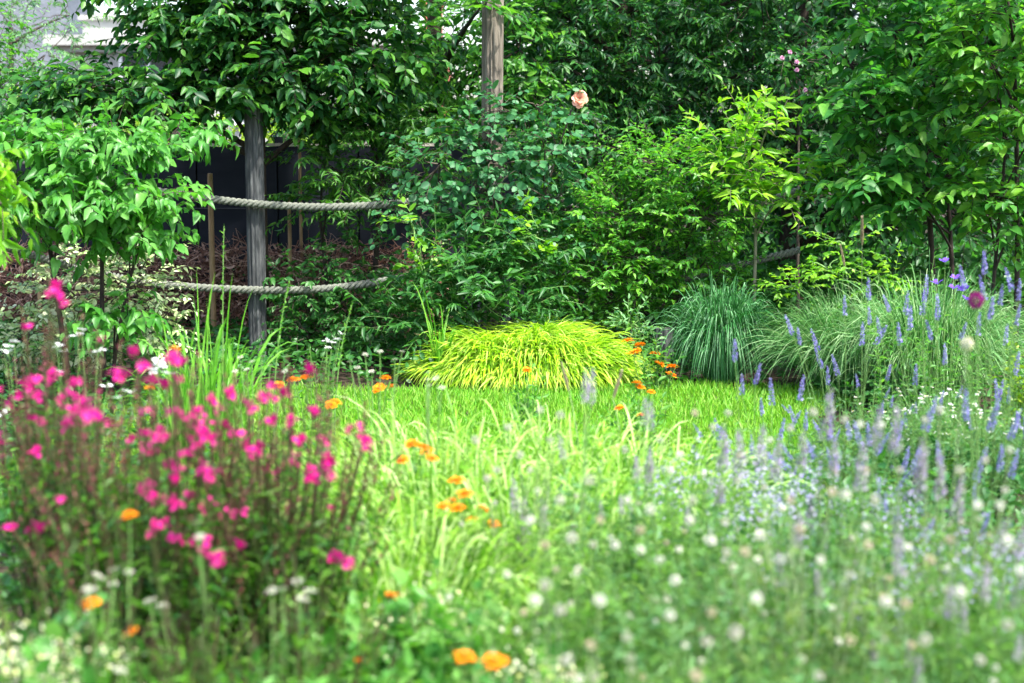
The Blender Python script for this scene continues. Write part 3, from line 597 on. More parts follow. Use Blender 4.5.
tree('small_green_shrub', 'low mid green shrub at the foot of the rope post', 'shrub', (gx(310, 10.3), 10.3, 0),
     [((gx(310, 10.3), 10.3, -.1), (gx(310, 10.3), 10.3, .2), (gx(310, 10.3), 10.3, .5), .02, .01)],
     [B(300, 290, 10.1, .2, .2, 50, .16), B(360, 265, 10.3, .25, .2, 50, .18), B(345, 300, 10.2, .22, .2, 50, .15), B(310, 335, 10.1, .3, .2, 60, .15), B(370, 330, 10.2, .25, .2, 50, .15)],
     M['phlox'], OVAL, .06, .03, 44, M_=9, tw=.18, shell=.3)
rb = tree('climbing_rose', 'climbing rose with rounded blue green leaves and one peach bloom', 'rose bush', (gx(480, 10.), 10., 0),
     [((gx(480, 10.), 10., -.1), (gx(470, 10.), 9.95, .6), (gx(480, 10.), 10., 1.35), .016, .008), ((gx(500, 10.), 10., -.1), (gx(520, 10.), 9.9, .6), (gx(568, 10.), 9.9, 1.55), .013, .004), ((gx(450, 10.), 10., -.1), (gx(430, 10.), 9.9, .5), (gx(415, 10.), 9.9, 1.), .012, .005)],
     [B(440, 165, 9.8, .26, .25, 44, .2), B(500, 165, 9.8, .28, .25, 48, .2), B(545, 150, 9.8, .22, .22, 36, .16), B(420, 215, 9.8, .26, .25, 38, .16), B(490, 215, 9.8, .3, .25, 44, .15), B(550, 200, 9.8, .24, .22, 36, .18), B(520, 240, 9.8, .3, .22, 44, .14), B(480, 132, 9.9, .22, .2, 30, .12), B(502, 112, 9.9, .1, .1, 12, .1), B(570, 118, 9.85, .1, .12, 8, .06), B(535, 105, 9.9, .14, .15, 9, .08)],
     M['roseleaf'], ROUND, .058, .042, 45, M_=8, tw=.22, droop=.3, flat=.7, shell=.2)
p = at(580, 99, 9.8); put('rose', 'bloom', rb, p, (-.1, -1, .35), 1.0)
mb = MB(); tubes(mb, Curves([at(568, 150, 9.9)], [at(574, 125, 9.85)], [p]), .003, .0025, 6, 5); mb.build('flower_stem', M['greenstem'], rb)
tree('abelia_shrub', 'broad arching shrub with small bright leaves behind the golden grass', 'shrub', (gx(650, 10.3), 10.3, 0),
     [((gx(650, 10.3), 10.3, -.1), (gx(640, 10.3), 10.3, .4), (gx(620, 10.3), 10.3, .9), .02, .01), ((gx(670, 10.3), 10.3, -.1), (gx(680, 10.3), 10.3, .4), (gx(690, 10.3), 10.3, 1.), .02, .01)],
     [B(670, 170, 10.0, .34, .3, 105, .16), B(620, 215, 10.0, .3, .3, 90, .18), B(700, 215, 9.9, .34, .3, 105, .18), B(650, 255, 10., .36, .28, 95, .16), B(720, 175, 10., .2, .28, 45, .14), B(600, 265, 10., .3, .28, 75, .18), B(560, 215, 10., .25, .25, 50, .15), B(705, 262, 10., .24, .25, 55, .14), B(620, 300, 10.05, .36, .25, 75, .14), B(690, 300, 10.05, .36, .25, 75, .14)],
     M['abelia2'], LANCE, .06, .03, 46, M_=12, tw=.26, droop=.08, flat=1.2, shell=.3, up=.35)
tree('lime_sapling', 'young lime green sapling with a pale thin stem above the sedge', 'tree', (gx(752, 9.9), 9.9, 0),
     [((gx(752, 9.9), 9.9, -.1), (gx(756, 9.9), 9.9, .7), (gx(752, 9.9), 9.9, 1.35), .014, .007)],
     [B(745, 155, 9.7, .2, .22, 20, .16), B(768, 128, 9.7, .12, .15, 13, .12), B(780, 180, 9.7, .14, .18, 13, .13), B(722, 185, 9.7, .14, .2, 10, .1), B(775, 205, 9.7, .12, .2, 10, .06)],
     M['limeleaf'], LANCE, .105, .04, 47, bark='palebark', M_=9, tw=.28, droop=.1, shell=.1, up=.6)
tree('phlox_plant', 'leafy clump of upright stems left of the golden grass', 'plant', (gx(460, 9.6), 9.6, 0),
     [((gx(460, 9.6), 9.6, -.1), (gx(460, 9.6), 9.6, .2), (gx(460, 9.6), 9.6, .4), .012, .006)],
     [B(430, 310, 9.5, .2, .2, 45, .18), B(475, 295, 9.5, .22, .2, 55, .2), B(515, 290, 9.6, .22, .2, 45, .2), B(400, 320, 9.6, .2, .2, 35, .16), B(470, 250, 9.6, .22, .2, 36, .14), B(530, 250, 9.7, .25, .2, 36, .14)],
     M['phlox'], LANCE, .095, .032, 48, bark='greenstem', M_=10, tw=.26, droop=.25, shell=.2, up=.9)
tree('lime_shoots', 'lime green young shoots in front of the dark shrubs left of centre', 'plant', (gx(425, 9.5), 9.5, 0),
     [((gx(425, 9.5), 9.5, -.05), (gx(430, 9.5), 9.5, .3), (gx(420, 9.5), 9.5, .8), .006, .003)],
     [B(425, 270, 9.4, .1, .1, 9, .08), B(412, 225, 9.4, .06, .06, 5, .1), B(535, 235, 9.4, .12, .12, 12, .14)],
     M['limeleaf'], ROUND, .05, .032, 49, bark='greenstem', M_=7, tw=.17, droop=.1, shell=.1, up=.3)
tree('lime_spray', 'pale lime feathery spray rising behind the grey green grass', 'plant', (gx(850, 9.), 9., 0),
     [((gx(850, 9.), 9., -.05), (gx(850, 9.), 9., .3), (gx(840, 9.), 9., .6), .008, .004)],
     [B(830, 270, 8.9, .16, .15, 18, .08), B(880, 275, 8.9, .16, .15, 18, .06), B(845, 245, 8.9, .1, .1, 9, .05), B(800, 290, 9., .16, .15, 14, .06)],
     M['limeleaf'], OVAL, .04, .022, 50, bark='greenstem', M_=11, tw=.2, droop=.2, shell=.1, up=.2, opp=True)
tree('grey_leaved_plant', 'small grey leaved plant beside the orange flowers and stump', 'plant', (gx(640, 9.5), 9.5, 0),
     [((gx(640, 9.5), 9.5, -.05), (gx(640, 9.5), 9.5, .1), (gx(640, 9.5), 9.5, .25), .006, .003)],
     [B(632, 325, 9.4, .1, .1, 18, .1), B(645, 345, 9.4, .1, .1, 16, .08)],
     M['bluegreen'], OVAL, .045, .018, 51, bark='greenstem', M_=8, tw=.14, droop=.1, shell=.1, up=.6)
rr = tree('rambling_rose', 'dark rambling rose with small pink blooms near the dogwood top', 'rose bush', (gx(800, 11.2), 11.2, 0),
     [((gx(800, 11.2), 11.2, -.1), (gx(795, 11.2), 11.2, .8), (gx(792, 11.2), 11.1, 1.8), .016, .006)],
     [B(790, 60, 10.9, .2, .2, 30, .15), B(800, 95, 10.9, .16, .2, 22, .12)],
     M['yew'], OVAL, .06, .032, 52, M_=8, tw=.22, shell=.2)
for px, py in ((790, 52), (782, 58), (797, 62), (805, 90), (797, 70)):
    put('pinkrose', 'bloom', rr, at(px, py, 10.6), (.1, -1, .2), .3, rng(px))

#@@GRASSES
# ------------------------------------------------------------------ ornamental grasses
def grass_clump(name, label, px, Y, n, rb, ra, h, spread, w, mat, seed, group=None, cat='grass clump', tipz=(.1, .8), arch=.55, K=7, sq=(1, 1), plumes=()):
    g = rng(seed); x = gx(px, Y); r = thing(name, label, cat, (x, Y, 0), group)
    a = g.uniform(0, 6.283, n); q = np.sqrt(g.uniform(0, 1, n)); o = np.stack([np.cos(a) * sq[0], np.sin(a) * sq[1], np.zeros(n)], -1)
    P0 = A([x, Y, 0]) + o * (q * rb)[:, None]; out = (spread * (.25 + .75 * g.uniform(0, 1, n)) * (.4 + .6 * q)); hh = h * g.uniform(.6, 1.1, n)
    j = g.normal(0, .04, (n, 3)) * A([1, 1, .3])
    P1 = P0 + o * (out * arch)[:, None] + A([0, 0, 1.]) * (hh * 1.25)[:, None] + j
    P2 = P0 + o * out[:, None] + A([0, 0, 1.]) * (hh * g.uniform(*tipz, n) * (1.3 - .6 * out / spread))[:, None] + j * 2
    P2[:, 2] = np.maximum(P2[:, 2], .015)
    if name == 'pale_grass': k = g.uniform(0, 1, n) < .12; P1[k] += A([0, 0, .1]); P2[k] += o[k] * .1 + A([0, 0, .06])
    mb = MB(); blades(mb, Curves(P0, P1, P2), w * g.uniform(.6, 1.5, n), K, g=g); mb.build('foliage', mat, r)
    for (qx, qy, qY, s) in plumes:
        p = at(qx, qy, qY); d = nrm(p - A([x, Y, .1])); m2 = MB(); tubes(m2, Curves([[x, Y, .02]], [A([x, Y, .1]) + (p - A([x, Y, .1])) * .5 + A([0, 0, .08])], [p]), .002, .0013, 8, 4); m2.build('stem', M['palestem'], r)
        put('plume', 'plume', r, p, d + A([0, 0, -.2]), s, g)
    return r
# golden mound
g = rng(61); hx, hY = gx(528, 9.35), 9.35
r = thing('golden_grass', 'low golden yellow mound of arching grass at the lawn edge', 'grass clump', (hx, hY, 0))
n = 6200; a = g.uniform(0, 6.283, n); q = np.sqrt(g.uniform(0, 1, n)) * 1.0
ex, ey, ez = .57, .38, .165; ox, oy = np.cos(a), np.sin(a)
base = np.stack([hx + ox * q * ex, hY + oy * q * ey, ez * (1 - q ** 3.4) * (1 + .15 * np.sin(ox * q * 9) + .1 * (ox * q > 0)) + .02], -1)
ow = nrm(np.stack([ox * q + .1 + g.normal(0, .5, n), oy * q - .45 + g.normal(0, .5, n), np.zeros(n)], -1)); L_ = g.uniform(.14, .27, n)[:, None]
up_ = (g.uniform(.35, .75, n) * (1.05 - .35 * q))[:, None] * A([0, 0, 1.])
P1 = base + ow * L_ * .5 + up_ * L_ * 1.0; P2 = base + ow * L_ * 1.05 + A([0, 0, -1.]) * L_ * (g.uniform(-.6, .5, n) + .35 * q ** 3)[:, None]; P2[:, 2] = np.maximum(P2[:, 2], .02)
mb = MB(); blades(mb, Curves(base, P1, P2),    .0115 * g.uniform(.6, 1.3, n), 7, g=g)
n = 90; a = g.uniform(0, 6.283, n); b0 = np.stack([hx + np.cos(a) * .5 * g.uniform(.2, 1, n), hY + np.sin(a) * .3, np.full(n, .2)], -1); ow = nrm(np.stack([np.cos(a), np.sin(a) * .5, np.zeros(n)], -1)); L_ = g.uniform(.15, .26, n)[:, None]
blades(mb, Curves(b0, b0 + ow * L_ * .4 + A([0, 0, 1.]) * L_ * .75, b0 + ow * L_ + A([0, 0, 1.]) * L_ * .35), .010, 7, g=g)
mb.build('foliage', M['hakone'], r)

grass_clump('blue_sedge', 'rounded blue green sedge clump right of the short stump post', 722, 9.25, 2400, .1, 0, .52, .27, .0065, M['sedge'], 62, tipz=(.02, 1.0), K=8)
grass_clump('fountain_grass', 'wide grey green fountain grass with a tan plume beside the sedge', 862, 8.9, 4200, .24, 0, .46, .5, .0042, M['penni'], 63, tipz=(.25, 1.15), K=8, plumes=[(862, 246, 8.6, 1.2), (845, 268, 8.8, .9)])
grass_clump('fine_grass', 'fine airy grass mound behind the violet bellflowers', 930, 8.4, 3000, .2, 0, .56, .5, .005, M['penni'], 64, tipz=(.4, 1.1), K=7)
grass_clump('strap_clump', 'tall bright green strap leaves growing just left of the rope post base', 205, 7.0, 110, .16, 0, .46, .24, .012, M['strapgreen'], 65, cat='plant', tipz=(.9, 1.5), arch=.25)
grass_clump('upright_strap', 'small tuft of strap leaves among dark leaves left of the golden mound', 440, 9.2, 16, .04, 0, .42, .16, .012, M['strapgreen'], 66, cat='plant', tipz=(.7, 1.4), arch=.25)
ST = 'pale green grass clumps in the middle bed'
grass_clump('pale_grass', 'pale striped grass clump nearest the pink flowers', 395, 5.2, 750, 0.24, 0, 0.39, 0.42, .0065, M['strap'], 67, ST, tipz=(.25, 1.05), K=9)
grass_clump('pale_grass', 'pale striped grass clump rising below the golden mound', 470, 5.6, 1100, 0.28, 0, 0.36, 0.46, .0065, M['strap'], 68, ST, tipz=(.25, 1.05), K=9)
grass_clump('pale_grass', 'pale striped grass clump below the grey mauve spike', 560, 5.5, 1100, 0.28, 0, 0.38, 0.46, .0065, M['strap'], 69, ST, tipz=(.25, 1.05), K=9)
grass_clump('pale_grass', 'pale striped grass clump bordering the lavender and cream heads', 640, 5.2, 1000, 0.26, 0, 0.38, 0.42, .0065, M['strap'], 70, ST, tipz=(.25, 1.05), K=9)
grass_clump('pale_grass', 'pale striped grass clump around the middle orange flowers', 450, 4.8, 1100, 0.26, 0, 0.4, 0.42, .0065, M['strap'], 71, ST, tipz=(.25, 1.05), K=9)
grass_clump('pale_grass', 'pale striped grass clump in front of the cream globe heads', 545, 4.6, 1000, 0.26, 0, 0.38, 0.42, .0065, M['strap'], 72, ST, tipz=(.25, 1.05), K=9)
grass_clump('pale_grass', 'pale striped grass clump lowest in the bed, above the orange pair', 410, 4.1, 850, 0.24, 0, 0.38, 0.36, .0065, M['strap'], 73, ST, tipz=(.25, 1.05), K=9)
for (px, py, Y, lab, sd) in ((569, 378, 5.6, 'short tan grass plume before the golden mound', 1), (613, 385, 5.6, 'slanting tan grass plume before the right end of the golden mound', 2)):
    r = thing('grass_plume', lab, 'grass plume', (gx(px, Y) + .05, Y, 0), 'tan plumes over the lawn'); p = at(px, py + 14, Y); b = A([gx(px, Y) + .05, Y, 0])
    mb = MB(); tubes(mb, Curves([b], [(b + p) / 2 + A([.03, 0, .05])], [p]), .002, .0013, 8, 4); mb.build('stem', M['palestem'], r)
    put('plume', 'plume', r, p, (-.25 if sd == 1 else .3, 0, 1), .7)

#@@FLOWERS
# ------------------------------------------------------------------ flowering plants
def bushy(name, label, cat, px, Y, n, rb, h, leaf, L, W, mats, seed, group=None, M_=14, lean=.6, flowers=(), kind=None, fname='flower', fs=1., stemr=.0018, extra=0, up=.25, droop=.15, spread=.9, t0=.15, fjit=.12, sq=(1, .8), straight=.5, t1=1., buds=None, root=.55, wob=.18, fwd=0.):
    """clump of leafy stems; flowers: photo pixels of single blooms, each on its own stem"""
    g = rng(seed); x = gx(px, Y, h * .5); r = thing(name, label, cat, (x, Y, 0), group)
    a = g.uniform(0, 6.283, n); q = np.sqrt(g.uniform(0, 1, n)); o = np.stack([np.cos(a) * sq[0], np.sin(a) * sq[1], np.zeros(n)], -1)
    P0 = A([x, Y, 0]) + o * (q * rb * root)[:, None]; hh = h * g.uniform(.6, 1.08, n) * (1.05 - .3 * q ** 2)
    P2 = A([x, Y, 0]) + o * (q * rb)[:, None] + A([0, 0, 1.]) * hh[:, None] + g.normal(0, .03, (n, 3))
    P1 = P0 + (P2 - P0) * A([straight * .6, straight * .6, .6]) + g.normal(0, .02, (n, 3))
    C = Curves(P0, P1, P2); mS, mL = MB(), MB(); tubes(mS, C, stemr * 1.3, stemr * .6, 6, 4)
    leafy(mL, C, M_, leaf, L, W, g, t0, t1, droop, spread, .5, m=1 if len(mats) > 2 else 0)
    if buds: leafy(mL, C, 24, FINE, .021, .008, g, t1 + .02, 1., -.5, .6, .3, m=2)
    pts = []
    for f in flowers:
        Yf = Y - fwd + g.uniform(-fjit, fjit); pts.append((at(f[0], f[1], Yf), f[2] if len(f) > 2 else 1.))
    for k in range(extra):
        i = int(g.integers(n)); pts.append((P2[i] + A([0, 0, .02]), g.uniform(.55, .95)))
    if pts:
        E = A([p for p, s in pts]); m = len(E); b = A([x, Y, 0]) + (E - A([x, Y, 0])) * A([.35, .35, 0]) + g.normal(0, .02, (m, 3)) * A([1, 1, 0])
        b1 = b + (E - b) * A([.45, .45, .62]) + g.normal(0, .012, (m, 3)); T_ = Curves(b, b1, E).tan(np.ones(m))
        for k, ((p, s), d) in enumerate(zip(pts, T_)):
            CF = Curves(b[k:k + 1], b1[k:k + 1], E[k:k + 1]); mF = MB(); tubes(mF, CF, stemr * 1.3, stemr * .8, 7, 4, 0)
            leafy(mF, CF, max(3, M_ // 2), leaf, L * .9, W * .9, g, .1, min(.8, t1), droop, spread, .5, m=1)
            if buds: leafy(mF, CF, 14, FINE, .02, .0075, g, t1, .97, -.5, .6, .3, m=2)
            st = mF.build('flower_stem', mats, r)
            put(kind, fname, st, p, d * (1 - up) + g.normal(0, wob, 3) + A([0, -.1, up]), fs * s * g.uniform(.85, 1.15), g)
    mS.build('stems', mats[0], r)['kind'] = 'stuff'; mL.build('foliage', [mats[0], *mats[1:]] if len(mats) > 2 else mats[1], r)
    return r

GA = 'pink wandflowers in the left bed'; gm = (M['gaurastem'], M['gauraleaf'], M['gaurabud'])
def gaura(label, px, Y, n, rb, h, fl, seed, **k):
    return bushy('pink_gaura', label, 'flower plant', px, Y, n, rb, h, LANCE, .052, .0095, gm, seed, GA, M_=32, flowers=fl, kind='gaura', fs=.68, stemr=.0026, t0=.03, fjit=.15, t1=.72, buds=seed < 84, straight=.85, root=.3, fwd=.22, **k)
gaura('pink wandflower with one bloom high on reddish stems at the far left', 58, 4.0, 80, .27, .96, [(55, 287), (30, 380), (40, 395), (12, 404), (33, 420), (2, 440), (52, 375), (50, 525), (58, 300), (50, 294), (75, 385), (62, 400), (88, 405), (22, 385), (70, 425), (100, 420), (38, 450)], 81, extra=10)
gaura('pink wandflower with the densest cluster of blooms, centre of the left bed', 165, 3.7, 110, .36, .86, [(172, 357), (135, 352), (140, 365), (153, 380), (182, 360), (146, 435), (160, 432), (155, 448), (168, 465), (200, 465), (190, 495), (172, 503), (152, 525), (163, 522), (180, 535), (176, 480), (206, 432), (190, 440), (180, 505), (240, 546), (212, 437), (125, 372), (165, 385), (175, 408), (150, 410), (196, 412), (186, 452), (148, 488), (206, 510), (160, 500), (172, 520), (195, 542), (215, 470)], 82, extra=10)
gaura('pink wandflower with blooms on tall stems beside the pale grass', 275, 3.9, 110, .33, .86, [(310, 370), (284, 393), (268, 397), (272, 420), (262, 400), (230, 395), (212, 402), (315, 412), (350, 430), (367, 440), (372, 450), (325, 460), (318, 480), (308, 470), (235, 515), (245, 447), (338, 560), (300, 440), (246, 405), (258, 448), (226, 425), (290, 420), (322, 440), (332, 462), (298, 462), (268, 470)], 83, extra=10)
gaura('pink wandflower low and leafy with few blooms at the bottom left', 190, 3.1, 80, .34, .5, [(205, 555), (145, 490), (88, 412)], 84)
gaura('pink wandflower of bare reddish wands at the left edge', 60, 3.2, 80, .36, .58, [(40, 528), (78, 415)], 85)
gaura('pink wandflower of olive green stems below the pale grass', 300, 3.2, 60, .24, .52, [(325, 470), (338, 558)], 86)

WG = 'white wandflowers around the left bed'
wm = (M['greenstem'], M['gauraleaf'])
for lab, px, Y, fl, sd in (
    ('white starry flowers on thin stems at the left edge', 20, 5.4, [(8, 347), (14, 342), (5, 352), (2, 415)], 1),
    ('white starry flowers behind the tallest pink bloom', 85, 5.4, [(82, 330), (78, 336), (64, 352), (58, 347), (98, 352), (60, 372), (107, 387)], 2),
    ('white starry flowers among the pink blooms', 160, 4.9, [(152, 372), (160, 368), (168, 374), (158, 362), (118, 398), (130, 393)], 3),
    ('white flower spike leaning right of the rope post base', 318, 7.2, [(332, 343), (338, 340), (328, 348), (341, 334), (326, 341)], 4)):
    bushy('white_gaura', lab, 'flower plant', px, Y, 16, .12, .5, LANCE, .04, .01, wm, 90 + sd, WG, M_=12, flowers=fl, kind='white', fs=1.15)
g = rng(95)
for (pa, pb, Y, lab) in (((272, 360), (289, 283), 7.2, 'green budded flower stalk just right of the rope post'), ((333, 345), (352, 305), 7.2, 'leaning budded flower stalk right of the white flower spike'), ((222, 350), (224, 226), 7.1, 'tall budded stalk before the brown brushwood')):
    a0, b0 = at(*pa, Y), at(*pb, Y); f0 = A([a0[0], Y, 0]); r = thing('flower_stalk', lab, 'flower stalk', f0, 'budded flower stalks')
    C = Curves([f0], [A([a0[0], Y, b0[2] * .6])], [b0]); mb = MB(); tubes(mb, C, .004, .0018, 9, 5); mb.build('stem', M['greenstem'], r)
    mb = MB(); leafy(mb, C, 34, LANCE, .028, .012, g, .5, 1., -.5, .5, .3); mb.build('buds', M['strapgreen'], r)

OR = 'orange marigolds dotted through the beds'; om = (M['greenstem'], M['lush'])
for lab, px, Y, fl, sd, s in (
    ('orange marigolds clustered before the short stump post', 655, 8.9, [(628, 341), (640, 345), (633, 354), (655, 354), (659, 364), (672, 367), (671, 375), (637, 351)], 1, 1.5),
    ('orange marigolds on the lawn edge below the stump cluster', 640, 7.2, [(637, 383), (640, 387), (651, 392), (619, 408), (640, 415)], 2, 1.),
    ('single orange marigold before the golden mound', 527, 7.6, [(527, 370)], 3, 1.),
    ('small group of orange marigolds at the lawn corner, right of the pink flowers', 383, 6.4, [(381, 386), (386, 378), (378, 389), (390, 387)], 4, 1.1),
    ('orange marigolds behind the pink wandflowers', 315, 5.6, [(293, 380), (279, 385), (336, 402), (331, 405), (306, 378)], 5, 1.),
    ('orange marigolds in a tight row above the middle bed', 415, 4.9, [(412, 444), (420, 446), (427, 452), (403, 460), (432, 458), (425, 448)], 6, 1.),
    ('orange marigolds scattered in the middle of the pale grass', 470, 4.5, [(456, 481), (465, 494), (444, 506), (452, 501), (458, 508), (472, 520), (482, 509), (494, 524), (486, 510)], 7, .95),
    ('single orange marigold below the middle scatter', 391, 3.7, [(391, 598)], 8, 1.15),
    ('pair of large orange marigolds at the bottom edge', 480, 2.95, [(465, 657), (495, 662)], 9, 1.05),
    ('dark orange marigold at the bottom left of the pair', 362, 3.3, [(362, 661)], 10, .85),
    ('small orange marigolds under the lowest white umbels at the left', 110, 3.2, [(92, 603), (131, 632), (130, 515)], 11, .75),
    ('single orange blooms peeping through the pink cluster', 172, 4.8, [(175, 349), (150, 388), (125, 462)], 12, .9)):
    bushy('orange_marigold', lab, 'flower plant', px, Y, 14, .12, .28, OVAL, .055, .02, om, 100 + sd, OR, M_=9, flowers=fl, kind='orange', fs=s * .88, up=.5)

# lavender and mauve spikes
LV = 'lavender plants of the right bed'; lm = (M['greenstem'], M['bluegreen'])
def lav(label, px, Y, fl, seed, n=60, rb=.26, h=.42, fs=1.):
    return bushy('lavender', label, 'flower plant', px, Y, n, rb, h, FINE, .045, .006, lm, seed, LV, M_=18, flowers=fl, kind='lav', fname='flower_spike', fs=fs, stemr=.0013, up=.25, wob=.2, extra=9)
lav('lavender with spikes leaning left over the fountain grass', 850, 6.4, [(800, 345), (818, 350), (822, 368), (838, 375), (862, 345), (845, 315), (870, 325), (793, 335), (887, 380), (875, 345), (868, 300), (828, 385)], 120)
lav('lavender with tall spikes below the violet bellflowers', 930, 6.2, [(922, 315), (925, 300), (932, 340), (890, 312), (905, 315), (915, 385), (938, 320), (900, 345), (880, 335), (945, 365), (910, 330)], 121)
lav('lavender with the tallest spikes at the right edge', 995, 6.0, [(1000, 305), (1016, 325), (985, 300), (990, 320), (1005, 345), (1018, 300), (965, 290), (985, 275), (978, 335), (1012, 290), (960, 340), (998, 400), (1015, 375)], 122)
lav('low lavender on the lawn edge before the sedge', 760, 5.8, [(735, 360), (742, 395), (772, 405), (762, 415), (780, 440), (730, 445), (790, 430), (720, 440), (755, 385), (800, 400), (805, 430)], 123, 50, .28, .36)
lav('lavender behind the grey mauve spikes', 850, 5.0, [(850, 440), (862, 450), (838, 470), (875, 455), (895, 445), (830, 440), (815, 460), (790, 470), (905, 480)], 124, 70, .28, .42)
lav('lavender low among cream heads at the right', 950, 4.6, [(940, 465), (965, 420), (990, 430), (925, 430), (1000, 470), (975, 480), (955, 530), (1010, 440)], 125, 80, .3, .42)
MV = 'grey mauve spiked plants'; mm = (M['greenstem'], M['bluegreen'])
for lab, px, Y, fl, sd, s in (
    ('grey mauve flower spike alone before the golden mound', 590, 4.3, [(585, 402), (590, 405)], 1, .95),
    ('faded mauve spike beside the lone grey spike', 645, 4.4, [(645, 425), (650, 430)], 2, .8),
    ('tall dusty mauve spikes left of the lavender', 790, 3.8, [(825, 440), (800, 470), (775, 480), (740, 480), (760, 470), (722, 470), (833, 475)], 3, 1.),
    ('tall dusty mauve spikes beside the right edge lavender', 905, 3.6, [(895, 455), (920, 480), (875, 450), (915, 500), (860, 490), (940, 500), (955, 520)], 4, 1.),
    ('dusty mauve spikes low at the right edge', 985, 3.2, [(1000, 560), (985, 600), (1015, 610), (950, 620), (1018, 560), (960, 645), (900, 580)], 5, .8)):
    bushy('mauve_spikes', lab, 'flower plant', px, Y, 50, .24, .5, FINE, .05, .010, mm, 130 + sd, MV, M_=18, flowers=fl, extra=9, kind='mauve', fname='flower_spike', fs=s, stemr=.0018, up=.75, wob=.05)

# cream globe heads
WH = 'bushy plants with cream globe heads'; fm = (M['greenstem'], M['feather'])
def globes(label, px, Y, fl, seed, n=90, rb=.34, h=.6, extra=0, kind='head', fs=.92, leaf=(FINE, .05, .0075), mats=None):
    mats = mats or ((M['greenstem'], M['greenstem'], M['palestem'])[seed % 3], (M['feather'], M['bluegreen'], M['olive'])[seed % 3])
    return bushy('globe_flower', label, 'flower plant', px, Y, n, rb, h, *leaf, mats, seed, WH, M_=24, flowers=fl, kind=kind, fname='flower_head', fs=fs, stemr=.0015, fwd=.12, extra=extra * 4, t0=.05)
globes('cream globe heads floating above the pale grass', 520, 4.3, [(540, 410), (508, 427), (497, 470), (487, 478), (520, 455), (530, 470), (475, 440), (550, 440), (560, 415)], 140, 26, .24, .5, 4, 'greyhead')
globes('cream globe heads before the lawn right of the mauve spike', 700, 4.2, [(713, 427), (728, 413), (695, 413), (740, 455), (680, 455), (660, 440), (625, 450), (640, 470), (670, 470)], 141, 60, .26, .5, 4)
globes('cream globe heads standing over the low lavender', 830, 4.0, [(813, 412), (860, 424), (881, 425), (845, 420), (790, 428), (835, 470), (865, 470), (770, 440)], 142, 60, .26, .52, 4)
globes('cream globe heads above the right lavender', 940, 3.8, [(940, 410), (967, 343, 1.5), (960, 470), (985, 460), (1010, 450), (900, 470), (925, 420), (1005, 490)], 143, 70, .26, .52, 4, 'greyhead')
globes('cream globe heads and one large beige head, centre foreground', 580, 3.4, [(572, 538, 1.5), (545, 545), (600, 520), (627, 500), (590, 480), (560, 500), (530, 520), (615, 545), (575, 575), (640, 530)], 144, 130, .3, .58, 6)
globes('cream globe heads right of the beige head', 700, 3.3, [(690, 520), (725, 522), (727, 552), (745, 552), (760, 535), (675, 580), (660, 560), (692, 500), (650, 510), (710, 540), (640, 550)], 145, 140, .32, .58, 6)
globes('cream globe heads before the dusty mauve spikes', 810, 3.3, [(832, 492), (845, 495), (868, 545), (790, 500), (800, 530), (780, 560), (850, 575), (875, 500), (820, 560)], 146, 140, .32, .58, 6)
globes('large cream globe heads lowest on the bottom edge', 720, 2.75, [(735, 632, 1.25), (697, 676, 1.1), (707, 641, .9), (757, 598), (627, 637, .9), (712, 612, .8), (670, 615, .8), (630, 658, .8)], 147, 170, .34, .5, 4)
globes('sparse cream globe heads at the bottom right', 880, 2.8, [(887, 602), (905, 604), (960, 592, 1.1), (1008, 625), (850, 640), (925, 640), (980, 660)], 148, 170, .34, .48, 3)
globes('sparse cream globe heads in yellow green leaves at bottom centre', 570, 2.8, [(545, 585), (560, 610), (600, 600), (567, 660), (590, 645), (535, 600)], 149, 130, .3, .44, 3)
globes('cream globe heads leaning in at the right edge', 990, 3.2, [(978, 505), (1008, 540), (1000, 505), (950, 540), (1020, 570), (930, 560)], 150, 130, .3, .56, 4)

UM = 'white umbel flowers in the left bed'
for lab, px, Y, fl, sd in (
    ('white umbels on pale stalks low in the left bed', 110, 3.1, [(97, 577), (115, 571), (129, 573), (113, 585), (92, 592), (87, 590)], 1),
    ('white umbels on a stalk at the base of the pink flowers', 285, 3.1, [(272, 592), (282, 590), (297, 583), (310, 592), (303, 600)], 2),
    ('small white umbels beside the pale grass', 350, 4.2, [(343, 528), (354, 533), (360, 525)], 3),
    ('white umbel pair above the densest pink blooms', 195, 3.3, [(197, 524), (200, 538), (150, 602), (162, 607)], 4),
    ('grey white umbels before the left end of the golden mound', 432, 5.2, [(428, 373), (436, 379), (430, 386), (442, 388), (427, 380)], 5),
    ('pale umbels behind the orange marigolds at the lawn corner', 375, 6.0, [(365, 355), (380, 352), (357, 368), (395, 360), (372, 372), (350, 362), (402, 352)], 6),
    ('pale umbels at the foot of the rope post', 255, 6.0, [(240, 358), (252, 362), (262, 357), (247, 370), (235, 372), (285, 372), (270, 366)], 7),
    ('pale umbel at the very bottom left', 118, 2.9, [(120, 672), (125, 660)], 8)):
    bushy('white_umbel', lab, 'flower plant', px, Y, 12, .14, .4, FINE, .05, .012, (M['greenstem'], M['feather']), 160 + sd, UM, M_=12, flowers=fl, kind='umbel', fname='umbel', fs=.4 if Y < 5 else .38, stemr=.0022, up=.5)

